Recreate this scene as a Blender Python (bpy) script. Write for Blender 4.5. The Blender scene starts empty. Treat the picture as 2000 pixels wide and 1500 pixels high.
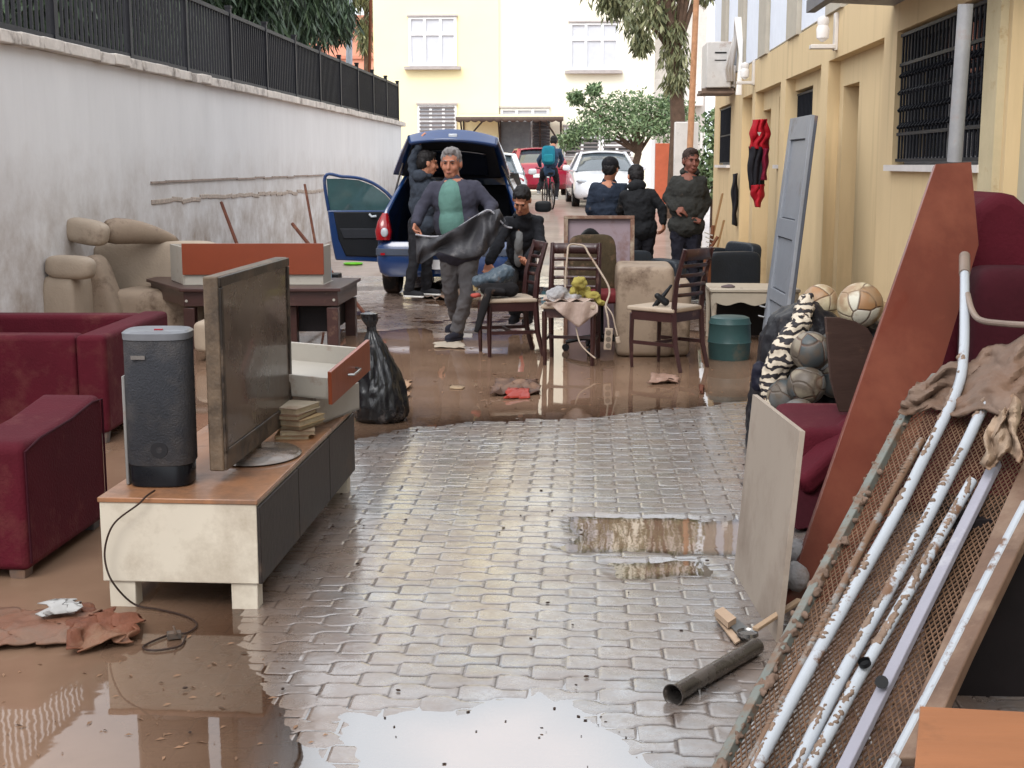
import bpy, math, random
import numpy as np
from mathutils import Vector, Matrix, Euler, noise as mnoise
random.seed(7)
rng = np.random.default_rng(11)
R = math.radians; PI = math.pi
SC = bpy.context.scene
COL = SC.collection

# ------------------------------------------------------------------ camera
F = 2600.0; CAMZ = 1.55; PITCH = math.atan(428/F); YAW = math.atan(145/F*math.cos(PITCH))
cam_d = bpy.data.cameras.new("camera"); cam = bpy.data.objects.new("camera", cam_d); COL.objects.link(cam)
cam.location = (0, 0, CAMZ); cam.rotation_euler = (R(90)-PITCH, 0, YAW)
cam_d.sensor_width = 36; cam_d.lens = 36*F/2000; cam_d.clip_start = .1; cam_d.clip_end = 3000
cam_d.dof.use_dof = False
SC.camera = cam
SC.render.resolution_x = 1024; SC.render.resolution_y = 768
# ------------------------------------------------------------------ world, sun, exposure
W = bpy.data.worlds.new("World"); SC.world = W; W.use_nodes = True
wn = W.node_tree.nodes; wl = W.node_tree.links
bgn = wn["Background"]
sky = wn.new("ShaderNodeTexSky"); sky.sky_type = 'NISHITA'; sky.sun_disc = False
SUN_EL, SUN_ROT = R(48), R(200)
sky.sun_elevation = SUN_EL; sky.sun_rotation = SUN_ROT; sky.air_density = 1.0; sky.dust_density = 4.0; sky.ozone_density = 1.0
hs = wn.new("ShaderNodeHueSaturation"); hs.inputs["Saturation"].default_value = .15; hs.inputs["Value"].default_value = 1.0
mxw = wn.new("ShaderNodeMix"); mxw.data_type = 'RGBA'; mxw.inputs[0].default_value = .55
mxw.inputs[7].default_value = (13.5, 14.0, 14.8, 1)          # the even cloud deck over the whole sky
wl.new(sky.outputs[0], hs.inputs["Color"]); wl.new(hs.outputs[0], mxw.inputs[6]); wl.new(mxw.outputs[2], bgn.inputs[0])
bgn.inputs[1].default_value = .13
sun_d = bpy.data.lights.new("sun", 'SUN'); sun_d.energy = .9; sun_d.angle = R(25); sun_d.color = (1, .96, .9)
sun = bpy.data.objects.new("sun", sun_d); COL.objects.link(sun)
_az = R(200); _d = Vector((math.sin(_az)*math.cos(SUN_EL), math.cos(_az)*math.cos(SUN_EL), math.sin(SUN_EL)))
sun.rotation_euler = _d.to_track_quat('Z', 'Y').to_euler(); sun.location = (0, -10, 30)
SC.view_settings.view_transform = 'Standard'; SC.view_settings.look = 'None'
SC.view_settings.exposure = 0.6; SC.view_settings.gamma = 1

# ------------------------------------------------------------------ pixel -> place (reads sizes and ground points off the photograph)
CM = Euler(cam.rotation_euler).to_matrix(); CP = Vector(cam.location)
def ray(px, py): return CM @ Vector(((px-1000)/F, (750-py)/F, -1))
def G(px, py, z=0.0):
    d = ray(px, py); t = (z-CAMZ)/d.z; return CP+d*t
def P(px, py, Y):
    d = ray(px, py); return CP+d*(Y/d.y)
def PX(px, py, X):
    d = ray(px, py); return CP+d*(X/d.x)
def gz(y):
    t = min(max((y-17)/18, 0), 1.6); return .5*t if t < 1 else .5+.3*(t-1)

# ------------------------------------------------------------------ mesh collector
def frame_of(t):
    t = t.normalized(); up = Vector((0, 0, 1)) if abs(t.z) < .95 else Vector((0, 1, 0))
    a = t.cross(up).normalized(); return a, a.cross(t).normalized()
class B:
    def __init__(s): s.v = []; s.f = []
    def add(s, vs, fs, M=None):
        o = len(s.v)
        if M is not None: vs = [M @ Vector(v) for v in vs]
        s.v.extend([tuple(v) for v in vs]); s.f.extend([tuple(i+o for i in f) for f in fs]); return s
    def box(s, c, size, rot=(0, 0, 0), top=(1, 1)):
        hx, hy, hz = size[0]/2, size[1]/2, size[2]/2
        vs = [(-hx, -hy, -hz), (hx, -hy, -hz), (hx, hy, -hz), (-hx, hy, -hz)]
        vs += [(x*top[0], y*top[1], hz) for x, y, z in vs]
        M = Matrix.Translation(c) @ (Euler(rot).to_matrix().to_4x4() if not isinstance(rot, Matrix) else rot.to_4x4())
        return s.add(vs, [(3, 2, 1, 0), (4, 5, 6, 7), (0, 1, 5, 4), (1, 2, 6, 5), (2, 3, 7, 6), (3, 0, 4, 7)], M)
    def tube(s, pts, r, n=10, cap=True, flat=1.0):
        pts = [Vector(p) for p in pts]; k = len(pts)
        rs = [r]*k if isinstance(r, (int, float)) else list(r)
        a = None; vs = []; fs = []
        for i, p in enumerate(pts):
            t = (pts[min(i+1, k-1)]-pts[max(i-1, 0)])
            if t.length < 1e-9: t = Vector((0, 0, 1))
            t.normalize()
            if a is None: a, b = frame_of(t)
            else:
                a = (a-t*a.dot(t)).normalized(); b = a.cross(t).normalized()
            for j in range(n):
                w = 2*PI*j/n; vs.append(p+a*math.cos(w)*rs[i]+b*math.sin(w)*rs[i]*flat)
        for i in range(k-1):
            for j in range(n): fs.append((i*n+j, i*n+(j+1) % n, (i+1)*n+(j+1) % n, (i+1)*n+j))
        if cap: fs.append(tuple(range(n))[::-1]); fs.append(tuple((k-1)*n+j for j in range(n)))
        return s.add(vs, fs)
    def bar(s, p, q, w, d=None, up=None):
        p = Vector(p); q = Vector(q); d = d or w; t = (q-p); L = t.length; t.normalize()
        a, b = frame_of(t)
        if up is not None:
            a = t.cross(Vector(up)).normalized(); b = a.cross(t).normalized()
        M = Matrix((a, b, t)).transposed().to_4x4(); M.translation = (p+q)/2
        hx, hy, hz = w/2, d/2, L/2
        vs = [(-hx, -hy, -hz), (hx, -hy, -hz), (hx, hy, -hz), (-hx, hy, -hz), (-hx, -hy, hz), (hx, -hy, hz), (hx, hy, hz), (-hx, hy, hz)]
        return s.add(vs, [(3, 2, 1, 0), (4, 5, 6, 7), (0, 1, 5, 4), (1, 2, 6, 5), (2, 3, 7, 6), (3, 0, 4, 7)], M)
    def ell(s, c, r, rot=(0, 0, 0), nu=16, nv=10):
        if isinstance(r, (int, float)): r = (r, r, r)
        vs = [(0, 0, -r[2])]; fs = []
        for i in range(1, nv):
            ph = PI*i/nv-PI/2
            for j in range(nu):
                th = 2*PI*j/nu; vs.append((r[0]*math.cos(ph)*math.cos(th), r[1]*math.cos(ph)*math.sin(th), r[2]*math.sin(ph)))
        vs.append((0, 0, r[2])); e = len(vs)-1
        for j in range(nu):
            fs.append((0, 1+(j+1) % nu, 1+j)); fs.append((e, e-nu+j, e-nu+(j+1) % nu))
            for i in range(nv-2): a = 1+i*nu; fs.append((a+j, a+(j+1) % nu, a+nu+(j+1) % nu, a+nu+j))
        M = Matrix.Translation(c) @ (Euler(rot).to_matrix().to_4x4() if not isinstance(rot, Matrix) else rot.to_4x4())
        return s.add(vs, fs, M)
    def caps(s, p, q, r1, r2, n=12):
        p = Vector(p); q = Vector(q); t = q-p; L = t.length
        if L < 1e-6: return s.ell(p, r1)
        t.normalize(); pts = []; rs = []
        for k in range(5): w = PI/2*k/4; pts.append(p-t*r1*math.cos(w)); rs.append(max(r1*math.sin(w), .0005))
        for k in range(5): w = PI/2*(1-k/4); pts.append(q+t*r2*math.cos(w)); rs.append(max(r2*math.sin(w), .0005))
        return s.tube(pts, rs, n)
    def loft(s, rings, n=20, cap=True, power=2.0):
        # rings: (centre, rx, ry[, tilt about x])
        vs = []; fs = []; k = len(rings)
        for rg in rings:
            c, rx, ry = rg[0], rg[1], rg[2]; tl = rg[3] if len(rg) > 3 else 0
            for j in range(n):
                w = 2*PI*j/n; cx, cy = math.cos(w), math.sin(w)
                x = rx*math.copysign(abs(cx)**(2/power), cx); y = ry*math.copysign(abs(cy)**(2/power), cy)
                vs.append((c[0]+x, c[1]+y*math.cos(tl), c[2]+y*math.sin(tl)))
        for i in range(k-1):
            for j in range(n): fs.append((i*n+j, i*n+(j+1) % n, (i+1)*n+(j+1) % n, (i+1)*n+j))
        if cap: fs.append(tuple(range(n))[::-1]); fs.append(tuple((k-1)*n+j for j in range(n)))
        return s.add(vs, fs)
    def prism(s, poly, t, M=None, c=0):
        # polygon in local xz, thickness t along y, centred at c
        n = len(poly); vs = [(x, c-t/2, z) for x, z in poly]+[(x, c+t/2, z) for x, z in poly]
        fs = [tuple(range(n)), tuple(range(2*n-1, n-1, -1))]+[(i, i+n, (i+1) % n+n, (i+1) % n) for i in range(n)]
        return s.add(vs, fs, M)
    def quadslab(s, cs, t):
        # slab from coplanar-ish corners cs, thickness t along normal (behind)
        cs = [Vector(c) for c in cs]; nrm = (cs[1]-cs[0]).cross(cs[-1]-cs[0]).normalized(); n = len(cs)
        if nrm.y*-1+nrm.z*.5 < 0: cs = cs[::-1]; nrm = -nrm
        vs = cs+[c-nrm*t for c in cs]
        fs = [tuple(range(n)), tuple(range(2*n-1, n-1, -1))]+[(i, i+n, (i+1) % n+n, (i+1) % n) for i in range(n)]
        return s.add(vs, fs)
    def lathe(s, prof, n=24, c=(0, 0, 0), closed=False):
        vs = []; fs = []; k = len(prof)
        for r, z in prof:
            for j in range(n): w = 2*PI*j/n; vs.append((c[0]+r*math.cos(w), c[1]+r*math.sin(w), c[2]+z))
        for i in range(k-1):
            for j in range(n): fs.append((i*n+j, i*n+(j+1) % n, (i+1)*n+(j+1) % n, (i+1)*n+j))
        if closed: fs.append(tuple(range(n))[::-1]); fs.append(tuple((k-1)*n+j for j in range(n)))
        return s.add(vs, fs)
    def grid(s, fn, nu, nv):
        vs = [fn(i/nu, j/nv) for j in range(nv+1) for i in range(nu+1)]
        fs = [(j*(nu+1)+i, j*(nu+1)+i+1, (j+1)*(nu+1)+i+1, (j+1)*(nu+1)+i) for j in range(nv) for i in range(nu)]
        return s.add(vs, fs)
    def xf(s, M):
        s.v = [tuple(M @ Vector(v)) for v in s.v]; return s

def link(name, me, m, parent=None):
    o = bpy.data.objects.new(name, me); COL.objects.link(o)
    if m is not None:
        for mm in (m if isinstance(m, (list, tuple)) else [m]): me.materials.append(mm)
    if parent is not None: o.parent = parent
    return o
TEX = {}
def ctex(scale, depth=2):
    k = (scale, depth)
    if k not in TEX:
        t = bpy.data.textures.new("folds", 'CLOUDS'); t.noise_scale = scale; t.noise_depth = depth; TEX[k] = t
    return TEX[k]
def part(name, b, m, parent=None, bevel=0, seg=2, smooth=35, remesh=0, sm=0, disp=0, dscale=.1, sub=0, solid=0, loc=None, rz=None):
    me = bpy.data.meshes.new(name); me.from_pydata(b.v, [], b.f); me.validate(); me.update()
    if smooth:
        me.polygons.foreach_set('use_smooth', [True]*len(me.polygons)); me.set_sharp_from_angle(angle=R(smooth))
    o = link(name, me, m, parent)
    if remesh:
        q = o.modifiers.new("remesh", 'REMESH'); q.mode = 'VOXEL'; q.voxel_size = remesh; q.use_smooth_shade = True
    if sm: q = o.modifiers.new("smooth", 'SMOOTH'); q.iterations = sm; q.factor = .5
    if solid: q = o.modifiers.new("solid", 'SOLIDIFY'); q.thickness = solid; q.offset = 0
    if sub: q = o.modifiers.new("sub", 'SUBSURF'); q.levels = q.render_levels = sub
    if disp: q = o.modifiers.new("disp", 'DISPLACE'); q.texture = ctex(dscale); q.strength = disp; q.mid_level = .5; q.texture_coords = 'LOCAL'
    if bevel: q = o.modifiers.new("bevel", 'BEVEL'); q.width = bevel; q.segments = seg; q.limit_method = 'ANGLE'; q.angle_limit = R(40)
    if loc is not None: o.location = loc
    if rz is not None: o.rotation_euler = rz if isinstance(rz, (tuple, list)) else (0, 0, rz)
    return o
def tag(o, label, cat, group=None, kind=None):
    if label: o['label'] = label
    if cat: o['category'] = cat
    if group: o['group'] = group
    if kind: o['kind'] = kind
    return o
def thing(name, label, cat, loc=(0, 0, 0), rz=0, group=None):
    o = bpy.data.objects.new(name, None); COL.objects.link(o); o.empty_display_size = .2
    o.location = loc; o.rotation_euler = rz if isinstance(rz, (tuple, list)) else (0, 0, rz)
    return tag(o, label, cat, group)
def copy_tree(o, parent=None):
    c = o.copy(); COL.objects.link(c); c.parent = parent
    for ch in list(o.children): copy_tree(ch, c)
    return c

# ------------------------------------------------------------------ materials
def S(r, g, b):
    f = lambda c: (c/255/12.92) if c/255 <= .04045 else ((c/255+.055)/1.055)**2.4
    return (f(r), f(g), f(b))
MUD = S(140, 108, 86)
MATS = {}
DK = 1.0
def mat(name, col, rough=.6, var=.12, scale=6.0, bump=.15, bscale=None, mud=0.0, mudcol=MUD, mscale=3.0, metal=0.0, coat=0.0, stretch=(1, 1, 1), spec=.22, mudsoft=.08, trans=0):
    if name in MATS: return MATS[name]
    col = tuple(c*DK for c in col); mudcol = tuple(c*DK**.8 for c in mudcol)
    if coat: spec = max(spec, .4)
    m = bpy.data.materials.new(name); m.use_nodes = True; MATS[name] = m
    n = m.node_tree.nodes; l = m.node_tree.links; bs = n["Principled BSDF"]
    tc = n.new("ShaderNodeTexCoord"); mp = n.new("ShaderNodeMapping"); mp.inputs["Scale"].default_value = stretch
    l.new(tc.outputs["Object"], mp.inputs[0])
    nz = n.new("ShaderNodeTexNoise"); nz.inputs["Scale"].default_value = scale; nz.inputs["Detail"].default_value = 6; nz.inputs["Roughness"].default_value = .65
    l.new(mp.outputs[0], nz.inputs[0])
    rp = n.new("ShaderNodeValToRGB"); rp.color_ramp.elements[0].position = .3; rp.color_ramp.elements[1].position = .7
    rp.color_ramp.elements[0].color = tuple(c*(1-var) for c in col)+(1,); rp.color_ramp.elements[1].color = tuple(min(c*(1+var), 1) for c in col)+(1,)
    l.new(nz.outputs["Fac"], rp.inputs[0]); out = rp.outputs[0]; rsock = None
    if mud > 0:
        n2 = n.new("ShaderNodeTexNoise"); n2.inputs["Scale"].default_value = mscale; n2.inputs["Detail"].default_value = 9; n2.inputs["Roughness"].default_value = .7
        l.new(tc.outputs["Object"], n2.inputs[0])
        mr = n.new("ShaderNodeMapRange"); t = .72-.44*mud
        mr.inputs["From Min"].default_value = t-mudsoft; mr.inputs["From Max"].default_value = t+mudsoft
        l.new(n2.outputs["Fac"], mr.inputs[0])
        mx = n.new("ShaderNodeMix"); mx.data_type = 'RGBA'; l.new(mr.outputs[0], mx.inputs[0]); l.new(out, mx.inputs[6])
        mx.inputs[7].default_value = tuple(mudcol)+(1,); out = mx.outputs[2]
        rr = n.new("ShaderNodeMapRange"); rr.inputs["To Min"].default_value = rough; rr.inputs["To Max"].default_value = .55
        l.new(mr.outputs[0], rr.inputs[0]); rsock = rr.outputs[0]
        if metal > 0:
            mm = n.new("ShaderNodeMapRange"); mm.inputs["To Min"].default_value = metal; mm.inputs["To Max"].default_value = 0
            l.new(mr.outputs[0], mm.inputs[0]); l.new(mm.outputs[0], bs.inputs["Metallic"])
    l.new(out, bs.inputs["Base Color"])
    if rsock: l.new(rsock, bs.inputs["Roughness"])
    else: bs.inputs["Roughness"].default_value = rough
    if not (mud > 0 and metal > 0): bs.inputs["Metallic"].default_value = metal
    bs.inputs["Specular IOR Level"].default_value = spec
    if coat: bs.inputs["Coat Weight"].default_value = coat; bs.inputs["Coat Roughness"].default_value = .05
    if bump:
        n3 = n.new("ShaderNodeTexNoise"); n3.inputs["Scale"].default_value = bscale or scale*5; n3.inputs["Detail"].default_value = 4
        l.new(mp.outputs[0], n3.inputs[0])
        bp = n.new("ShaderNodeBump"); bp.inputs["Strength"].default_value = bump; bp.inputs["Distance"].default_value = .01
        l.new(n3.outputs["Fac"], bp.inputs["Height"]); l.new(bp.outputs[0], bs.inputs["Normal"])
    return m
def glassy(name, col, rough=.05, alpha=1.0):
    m = mat(name, col, rough=rough, var=.05, bump=0, spec=.8)
    if alpha < 1: m.node_tree.nodes["Principled BSDF"].inputs["Alpha"].default_value = alpha
    return m
# ================================================================== GROUND
def vnoise(x, y, sc, seed=0, octv=3):
    out = np.zeros_like(x); amp = 1; tot = 0
    for o in range(octv):
        r = np.random.default_rng(seed*17+o); g = r.random((257, 257)); u = x*sc; v = y*sc
        iu = np.floor(u).astype(int); iv = np.floor(v).astype(int); fu = u-iu; fv = v-iv
        fu = fu*fu*(3-2*fu); fv = fv*fv*(3-2*fv); a = lambda i, j: g[i % 257, j % 257]
        out += amp*((a(iu, iv)*(1-fu)+a(iu+1, iv)*fu)*(1-fv)+(a(iu, iv+1)*(1-fu)+a(iu+1, iv+1)*fu)*fv)
        tot += amp; amp *= .5; sc *= 2.03
    return out/tot*2-1
def sdpoly(x, y, poly):
    d = np.full_like(x, 1e9); ins = np.zeros(x.shape, bool); n = len(poly)
    for i in range(n):
        ax, ay = poly[i]; bx, by = poly[(i+1) % n]; ex, ey = bx-ax, by-ay
        t = np.clip(((x-ax)*ex+(y-ay)*ey)/(ex*ex+ey*ey+1e-12), 0, 1)
        d = np.minimum(d, np.hypot(x-ax-t*ex, y-ay-t*ey))
        c = ((ay > y) != (by > y)) & (x < (bx-ax)*(y-ay)/(by-ay+1e-12)+ax); ins ^= c
    return np.where(ins, d, -d)
def wp(pts): return [tuple(G(a, b)[:2]) for a, b in pts]
PAVE = wp([(655, 905), (720, 858), (820, 832), (900, 818), (1050, 822), (1200, 815), (1290, 798), (1470, 788)])+[(2.6, 8.6), (2.6, 1.5)]+wp([(720, 1620), (650, 1500), (520, 1400), (470, 1300), (480, 1200), (560, 1080), (600, 1000)])
PUD1 = wp([(700, 1395), (780, 1372), (900, 1368), (1050, 1352), (1150, 1380), (1225, 1405), (1285, 1450), (1310, 1540), (1290, 1700), (700, 1700), (680, 1470)])
PUD2 = wp([(1105, 1008), (1250, 1008), (1500, 1018), (1500, 1088), (1300, 1080), (1105, 1076)])
PUD3 = wp([(1200, 1102), (1370, 1098), (1400, 1128), (1220, 1128)])
def macro(x, y):
    s = sdpoly(x, y, PAVE)+vnoise(x, y, 1.3, 3, 3)*.10
    m = np.clip(s*.017, -.03, .006)
    n = vnoise(x, y, 1.1, 5, 3)
    m = m+np.where(s > 0, n*.0024, n*.002)
    for pud, k in ((PUD1, .045), (PUD2, .12), (PUD3, .09)):
        q = sdpoly(x, y, pud)+(vnoise(x, y, 2.6, 9, 4)*.13 if pud is PUD1 else vnoise(x, y, 5.5, 9, 4)*.07)
        m = np.minimum(m, np.maximum(-q*k+.001, -.009))
    # churned mud farther up the alley, half drowned
    f = np.clip((y-11.2+vnoise(x, y, .6, 55, 3)*1.6)/1.2, 0, 1); mid = .002+vnoise(x, y*1.6, .75, 21, 4)*.016
    m = np.where(s < -.3, m*(1-f)+mid*f, m)
    t = np.clip((y-17)/18, 0, 2); m = m+np.where(t < 1, .5*t, .5+.3*(t-1))
    return m
def build_paving():
    xs = np.concatenate([np.arange(-4.66, -1.5, .02), np.arange(-1.5, 1.3, .0062), np.arange(1.3, 2.36, .014)]); ys = np.concatenate([np.arange(2.4, 3.1, .02), np.arange(3.1, 6.2, .0062), np.arange(6.2, 9.2, .009), np.arange(9.2, 18.3, .028)])
    X, Y = np.meshgrid(xs, ys); Z = macro(X, Y)
    L, p, a = .208, .086, .18
    v = Y/p; v2 = v+a*np.cos(PI*v)*np.tanh(2.6*np.cos(2*PI*X/L))
    row = np.floor(v2); fv = v2-row; u = X/L+.5*row+.25; col = np.floor(u); fu = u-col
    dj = np.minimum(np.minimum(fv, 1-fv)*p, np.minimum(fu, 1-fu)*L)
    jw = .0058*(1+.3*vnoise(X, Y, 9, 2, 2))
    prof = np.clip(dj/jw, 0, 1); prof = prof*prof*(3-2*prof)
    h = np.sin((row*127.1+col*311.7))*43758.5; h = h-np.floor(h)
    h2 = np.sin((row*269.5+col*183.3))*43758.5; h2 = h2-np.floor(h2)
    relief = -.0042*(1-prof)+(h-.5)*.0012+(fu-.5)*(h2-.5)*.0016+(fv-.5)*(h-.5)*.0008
    edge = np.clip(1-(sdpoly(X, Y, PAVE)+vnoise(X, Y, 1.7, 33, 3)*.3)/.55, 0, 1)*np.clip((7.4-Y)/1.5, 0, 1)
    silt = np.clip(vnoise(X, Y, 2.2, 31, 4)*1.5+.1+edge*.9, 0, 1)
    relief = relief*(1-.45*silt)+vnoise(X, Y, 9, 8, 3)*.0009+vnoise(X, Y, 38, 4, 2)*.00025
    fade = np.clip((10.4-Y+vnoise(X, Y, .7, 56, 3)*.8)/1.2, 0, 1)
    Z = Z+relief*fade+(1-fade)*vnoise(X, Y, 6, 41, 4)*.005
    ny, nx = X.shape; co = np.stack([X, Y, Z], -1).reshape(-1, 3).astype(np.float32)
    idx = np.arange(ny*nx).reshape(ny, nx)
    q = np.stack([idx[:-1, :-1], idx[:-1, 1:], idx[1:, 1:], idx[1:, :-1]], -1).reshape(-1, 4)
    me = bpy.data.meshes.new("paving"); me.vertices.add(len(co)); me.vertices.foreach_set("co", co.ravel())
    me.loops.add(q.size); me.loops.foreach_set("vertex_index", q.ravel().astype(np.int32))
    me.polygons.add(len(q)); me.polygons.foreach_set("loop_start", np.arange(0, q.size, 4, dtype=np.int32))
    me.polygons.foreach_set("use_smooth", np.ones(len(q), bool))
    me.update(calc_edges=True)
    at = me.attributes.new("joint", 'FLOAT', 'POINT'); at.data.foreach_set("value", (1-prof*fade-(1-fade)).astype(np.float32).ravel())
    at = me.attributes.new("tone", 'FLOAT', 'POINT'); at.data.foreach_set("value", (h*fade+.5*(1-fade)).astype(np.float32).ravel())
    at = me.attributes.new("silt", 'FLOAT', 'POINT'); at.data.foreach_set("value", np.maximum(silt*.7, 1-fade).astype(np.float32).ravel())
    at = me.attributes.new("far", 'FLOAT', 'POINT'); at.data.foreach_set("value", np.clip((Y-12.5+vnoise(X, Y, .8, 61, 3)*1.5)/4.5, 0, 1).astype(np.float32).ravel())
    m = bpy.data.materials.new("wet_pavers"); m.use_nodes = True; n = m.node_tree.nodes; l = m.node_tree.links; bs = n["Principled BSDF"]
    def attr(k): a_ = n.new("ShaderNodeAttribute"); a_.attribute_name = k; return a_.outputs["Fac"]
    tc = n.new("ShaderNodeTexCoord")
    def nz(sc, d=6, r=.6):
        q_ = n.new("ShaderNodeTexNoise"); q_.inputs["Scale"].default_value = sc; q_.inputs["Detail"].default_value = d; q_.inputs["Roughness"].default_value = r
        l.new(tc.outputs["Object"], q_.inputs[0]); return q_.outputs["Fac"]
    def mixc(f, c1, c2):
        q_ = n.new("ShaderNodeMix"); q_.data_type = 'RGBA'
        if isinstance(f, float): q_.inputs[0].default_value = f
        else: l.new(f, q_.inputs[0])
        for i, c in ((6, c1), (7, c2)):
            if isinstance(c, tuple): q_.inputs[i].default_value = c+(1,)
            else: l.new(c, q_.inputs[i])
        return q_.outputs[2]
    def ramp(f, a_, b_, lo=0.0, hi=1.0):
        q_ = n.new("ShaderNodeMapRange"); q_.inputs["From Min"].default_value = a_; q_.inputs["From Max"].default_value = b_
        q_.inputs["To Min"].default_value = lo; q_.inputs["To Max"].default_value = hi; l.new(f, q_.inputs[0]); return q_.outputs[0]
    stone = mixc(attr("tone"), S(92, 92, 94), S(126, 125, 126))
    stone = mixc(ramp(nz(60), .35, .7), stone, S(96, 86, 80))
    film = mixc(ramp(nz(3.2, 8, .7), .42, .6), stone, S(108, 97, 90))
    film = mixc(attr("silt"), film, S(110, 90, 76))
    full = mixc(ramp(attr("joint"), .25, .8), film, S(56, 44, 38))
    full = mixc(attr("far"), full, mixc(ramp(nz(.9, 6, .65), .4, .6), S(150, 132, 122), S(124, 104, 92)))  # pales up the alley, the bright block's reflection put into the colour
    l.new(full, bs.inputs["Base Color"])
    rr = ramp(nz(9, 8, .7), .35, .65, .14, .5); l.new(rr, bs.inputs["Roughness"])
    mm = n.new("ShaderNodeMath"); mm.operation = 'MULTIPLY'; l.new(ramp(attr("joint"), .2, .8, 1, .1), mm.inputs[0]); l.new(ramp(nz(3.2, 8, .7), .40, .66, 1, .5), mm.inputs[1]); l.new(mm.outputs[0], bs.inputs["Coat Weight"])
    bs.inputs["Coat Roughness"].default_value = .16; bs.inputs["Coat IOR"].default_value = 1.85
    bp = n.new("ShaderNodeBump"); bp.inputs["Strength"].default_value = .35; bp.inputs["Distance"].default_value = .004
    l.new(nz(70, 5, .6), bp.inputs["Height"]); l.new(bp.outputs[0], bs.inputs["Normal"])
    o = bpy.data.objects.new("paving", me); COL.objects.link(o); me.materials.append(m); tag(o, None, None, kind='structure')
    # muddy water at z = 0
    xs = np.arange(-4.66, 2.36, .04); ys = np.arange(2.2, 17.6, .04); X, Y = np.meshgrid(xs, ys); D = -macro(X, Y)
    ny, nx = X.shape; co = np.stack([X, Y, X*0], -1).reshape(-1, 3); idx = np.arange(ny*nx).reshape(ny, nx)
    q = np.stack([idx[:-1, :-1], idx[:-1, 1:], idx[1:, 1:], idx[1:, :-1]], -1).reshape(-1, 4)
    me = bpy.data.meshes.new("water"); me.from_pydata(co.tolist(), [], q.tolist()); me.update()
    at = me.attributes.new("depth", 'FLOAT', 'POINT'); at.data.foreach_set("value", np.clip(D, -.01, .05).astype(np.float32).ravel())
    at = me.attributes.new("clear", 'FLOAT', 'POINT'); at.data.foreach_set("value", np.maximum(np.clip((sdpoly(X, Y, PUD1)+.25)/.25, 0, 1), np.clip((np.maximum(sdpoly(X, Y, PUD2), sdpoly(X, Y, PUD3))+.15)/.1, 0, 1)*.42).astype(np.float32).ravel())
    m = bpy.data.materials.new("muddy_water"); m.use_nodes = True; n = m.node_tree.nodes; l = m.node_tree.links
    n.remove(n["Principled BSDF"]); out = n["Material Output"]; tc = n.new("ShaderNodeTexCoord")
    dif = n.new("ShaderNodeBsdfDiffuse"); tr = n.new("ShaderNodeBsdfTransparent"); gl = n.new("ShaderNodeBsdfGlossy"); gl.inputs["Roughness"].default_value = .025
    l.new(mixc(ramp(nz(1.3, 5, .6), .35, .65), S(118, 93, 76), S(136, 110, 91)), dif.inputs[0])
    tr.inputs[0].default_value = S(222, 196, 176)+(1,)
    a1 = n.new("ShaderNodeMixShader"); l.new(ramp(attr("depth"), .0, .011, .15, 1.0), a1.inputs[0]); l.new(tr.outputs[0], a1.inputs[1]); l.new(dif.outputs[0], a1.inputs[2])
    fr = n.new("ShaderNodeFresnel"); fr.inputs[0].default_value = 2.2
    a2 = n.new("ShaderNodeMixShader"); l.new(fr.outputs[0], a2.inputs[0]); l.new(a1.outputs[0], a2.inputs[1]); l.new(gl.outputs[0], a2.inputs[2])
    cr = ramp(attr("clear"), 0, 1, 1.5, 6.0); l.new(cr, fr.inputs[0])
    bp = n.new("ShaderNodeBump"); bp.inputs["Strength"].default_value = .12; bp.inputs["Distance"].default_value = .004
    l.new(nz(5, 3, .5), bp.inputs["Height"]); l.new(bp.outputs[0], gl.inputs["Normal"]); l.new(bp.outputs[0], fr.inputs["Normal"])
    l.new(a2.outputs[0], out.inputs[0]); me.materials.append(m)
    o = bpy.data.objects.new("water", me); COL.objects.link(o); tag(o, None, None, kind='structure')
build_paving()

# the ground under and beyond, one sheet to the horizon
gb = B(); _ys = [-60, -10, 2, 10, 17.2, 17.9, 18.6, 20, 23, 26, 29, 32, 35, 40, 45, 60, 120, 900]
_xs = [-900, -60, -20, -6, -4, -2, 0, 2, 4, 6, 20, 60, 900]
for j, y in enumerate(_ys):
    for x in _xs: gb.v.append((x, y, gz(y)-(.07 if y < 18 else .0)))
for j in range(len(_ys)-1):
    for i in range(len(_xs)-1): k = j*len(_xs)+i; gb.f.append((k, k+1, k+1+len(_xs), k+len(_xs)))
tag(part("ground", gb, mat("road_mud", S(152, 134, 124), rough=.34, var=.16, scale=.9, bump=.5, bscale=7, mud=.45, mudcol=S(124, 104, 92), mscale=.7, mudsoft=.2, coat=.35)), None, None, kind='structure')  # road mud, its colour lightened for the bright building's reflection

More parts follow.
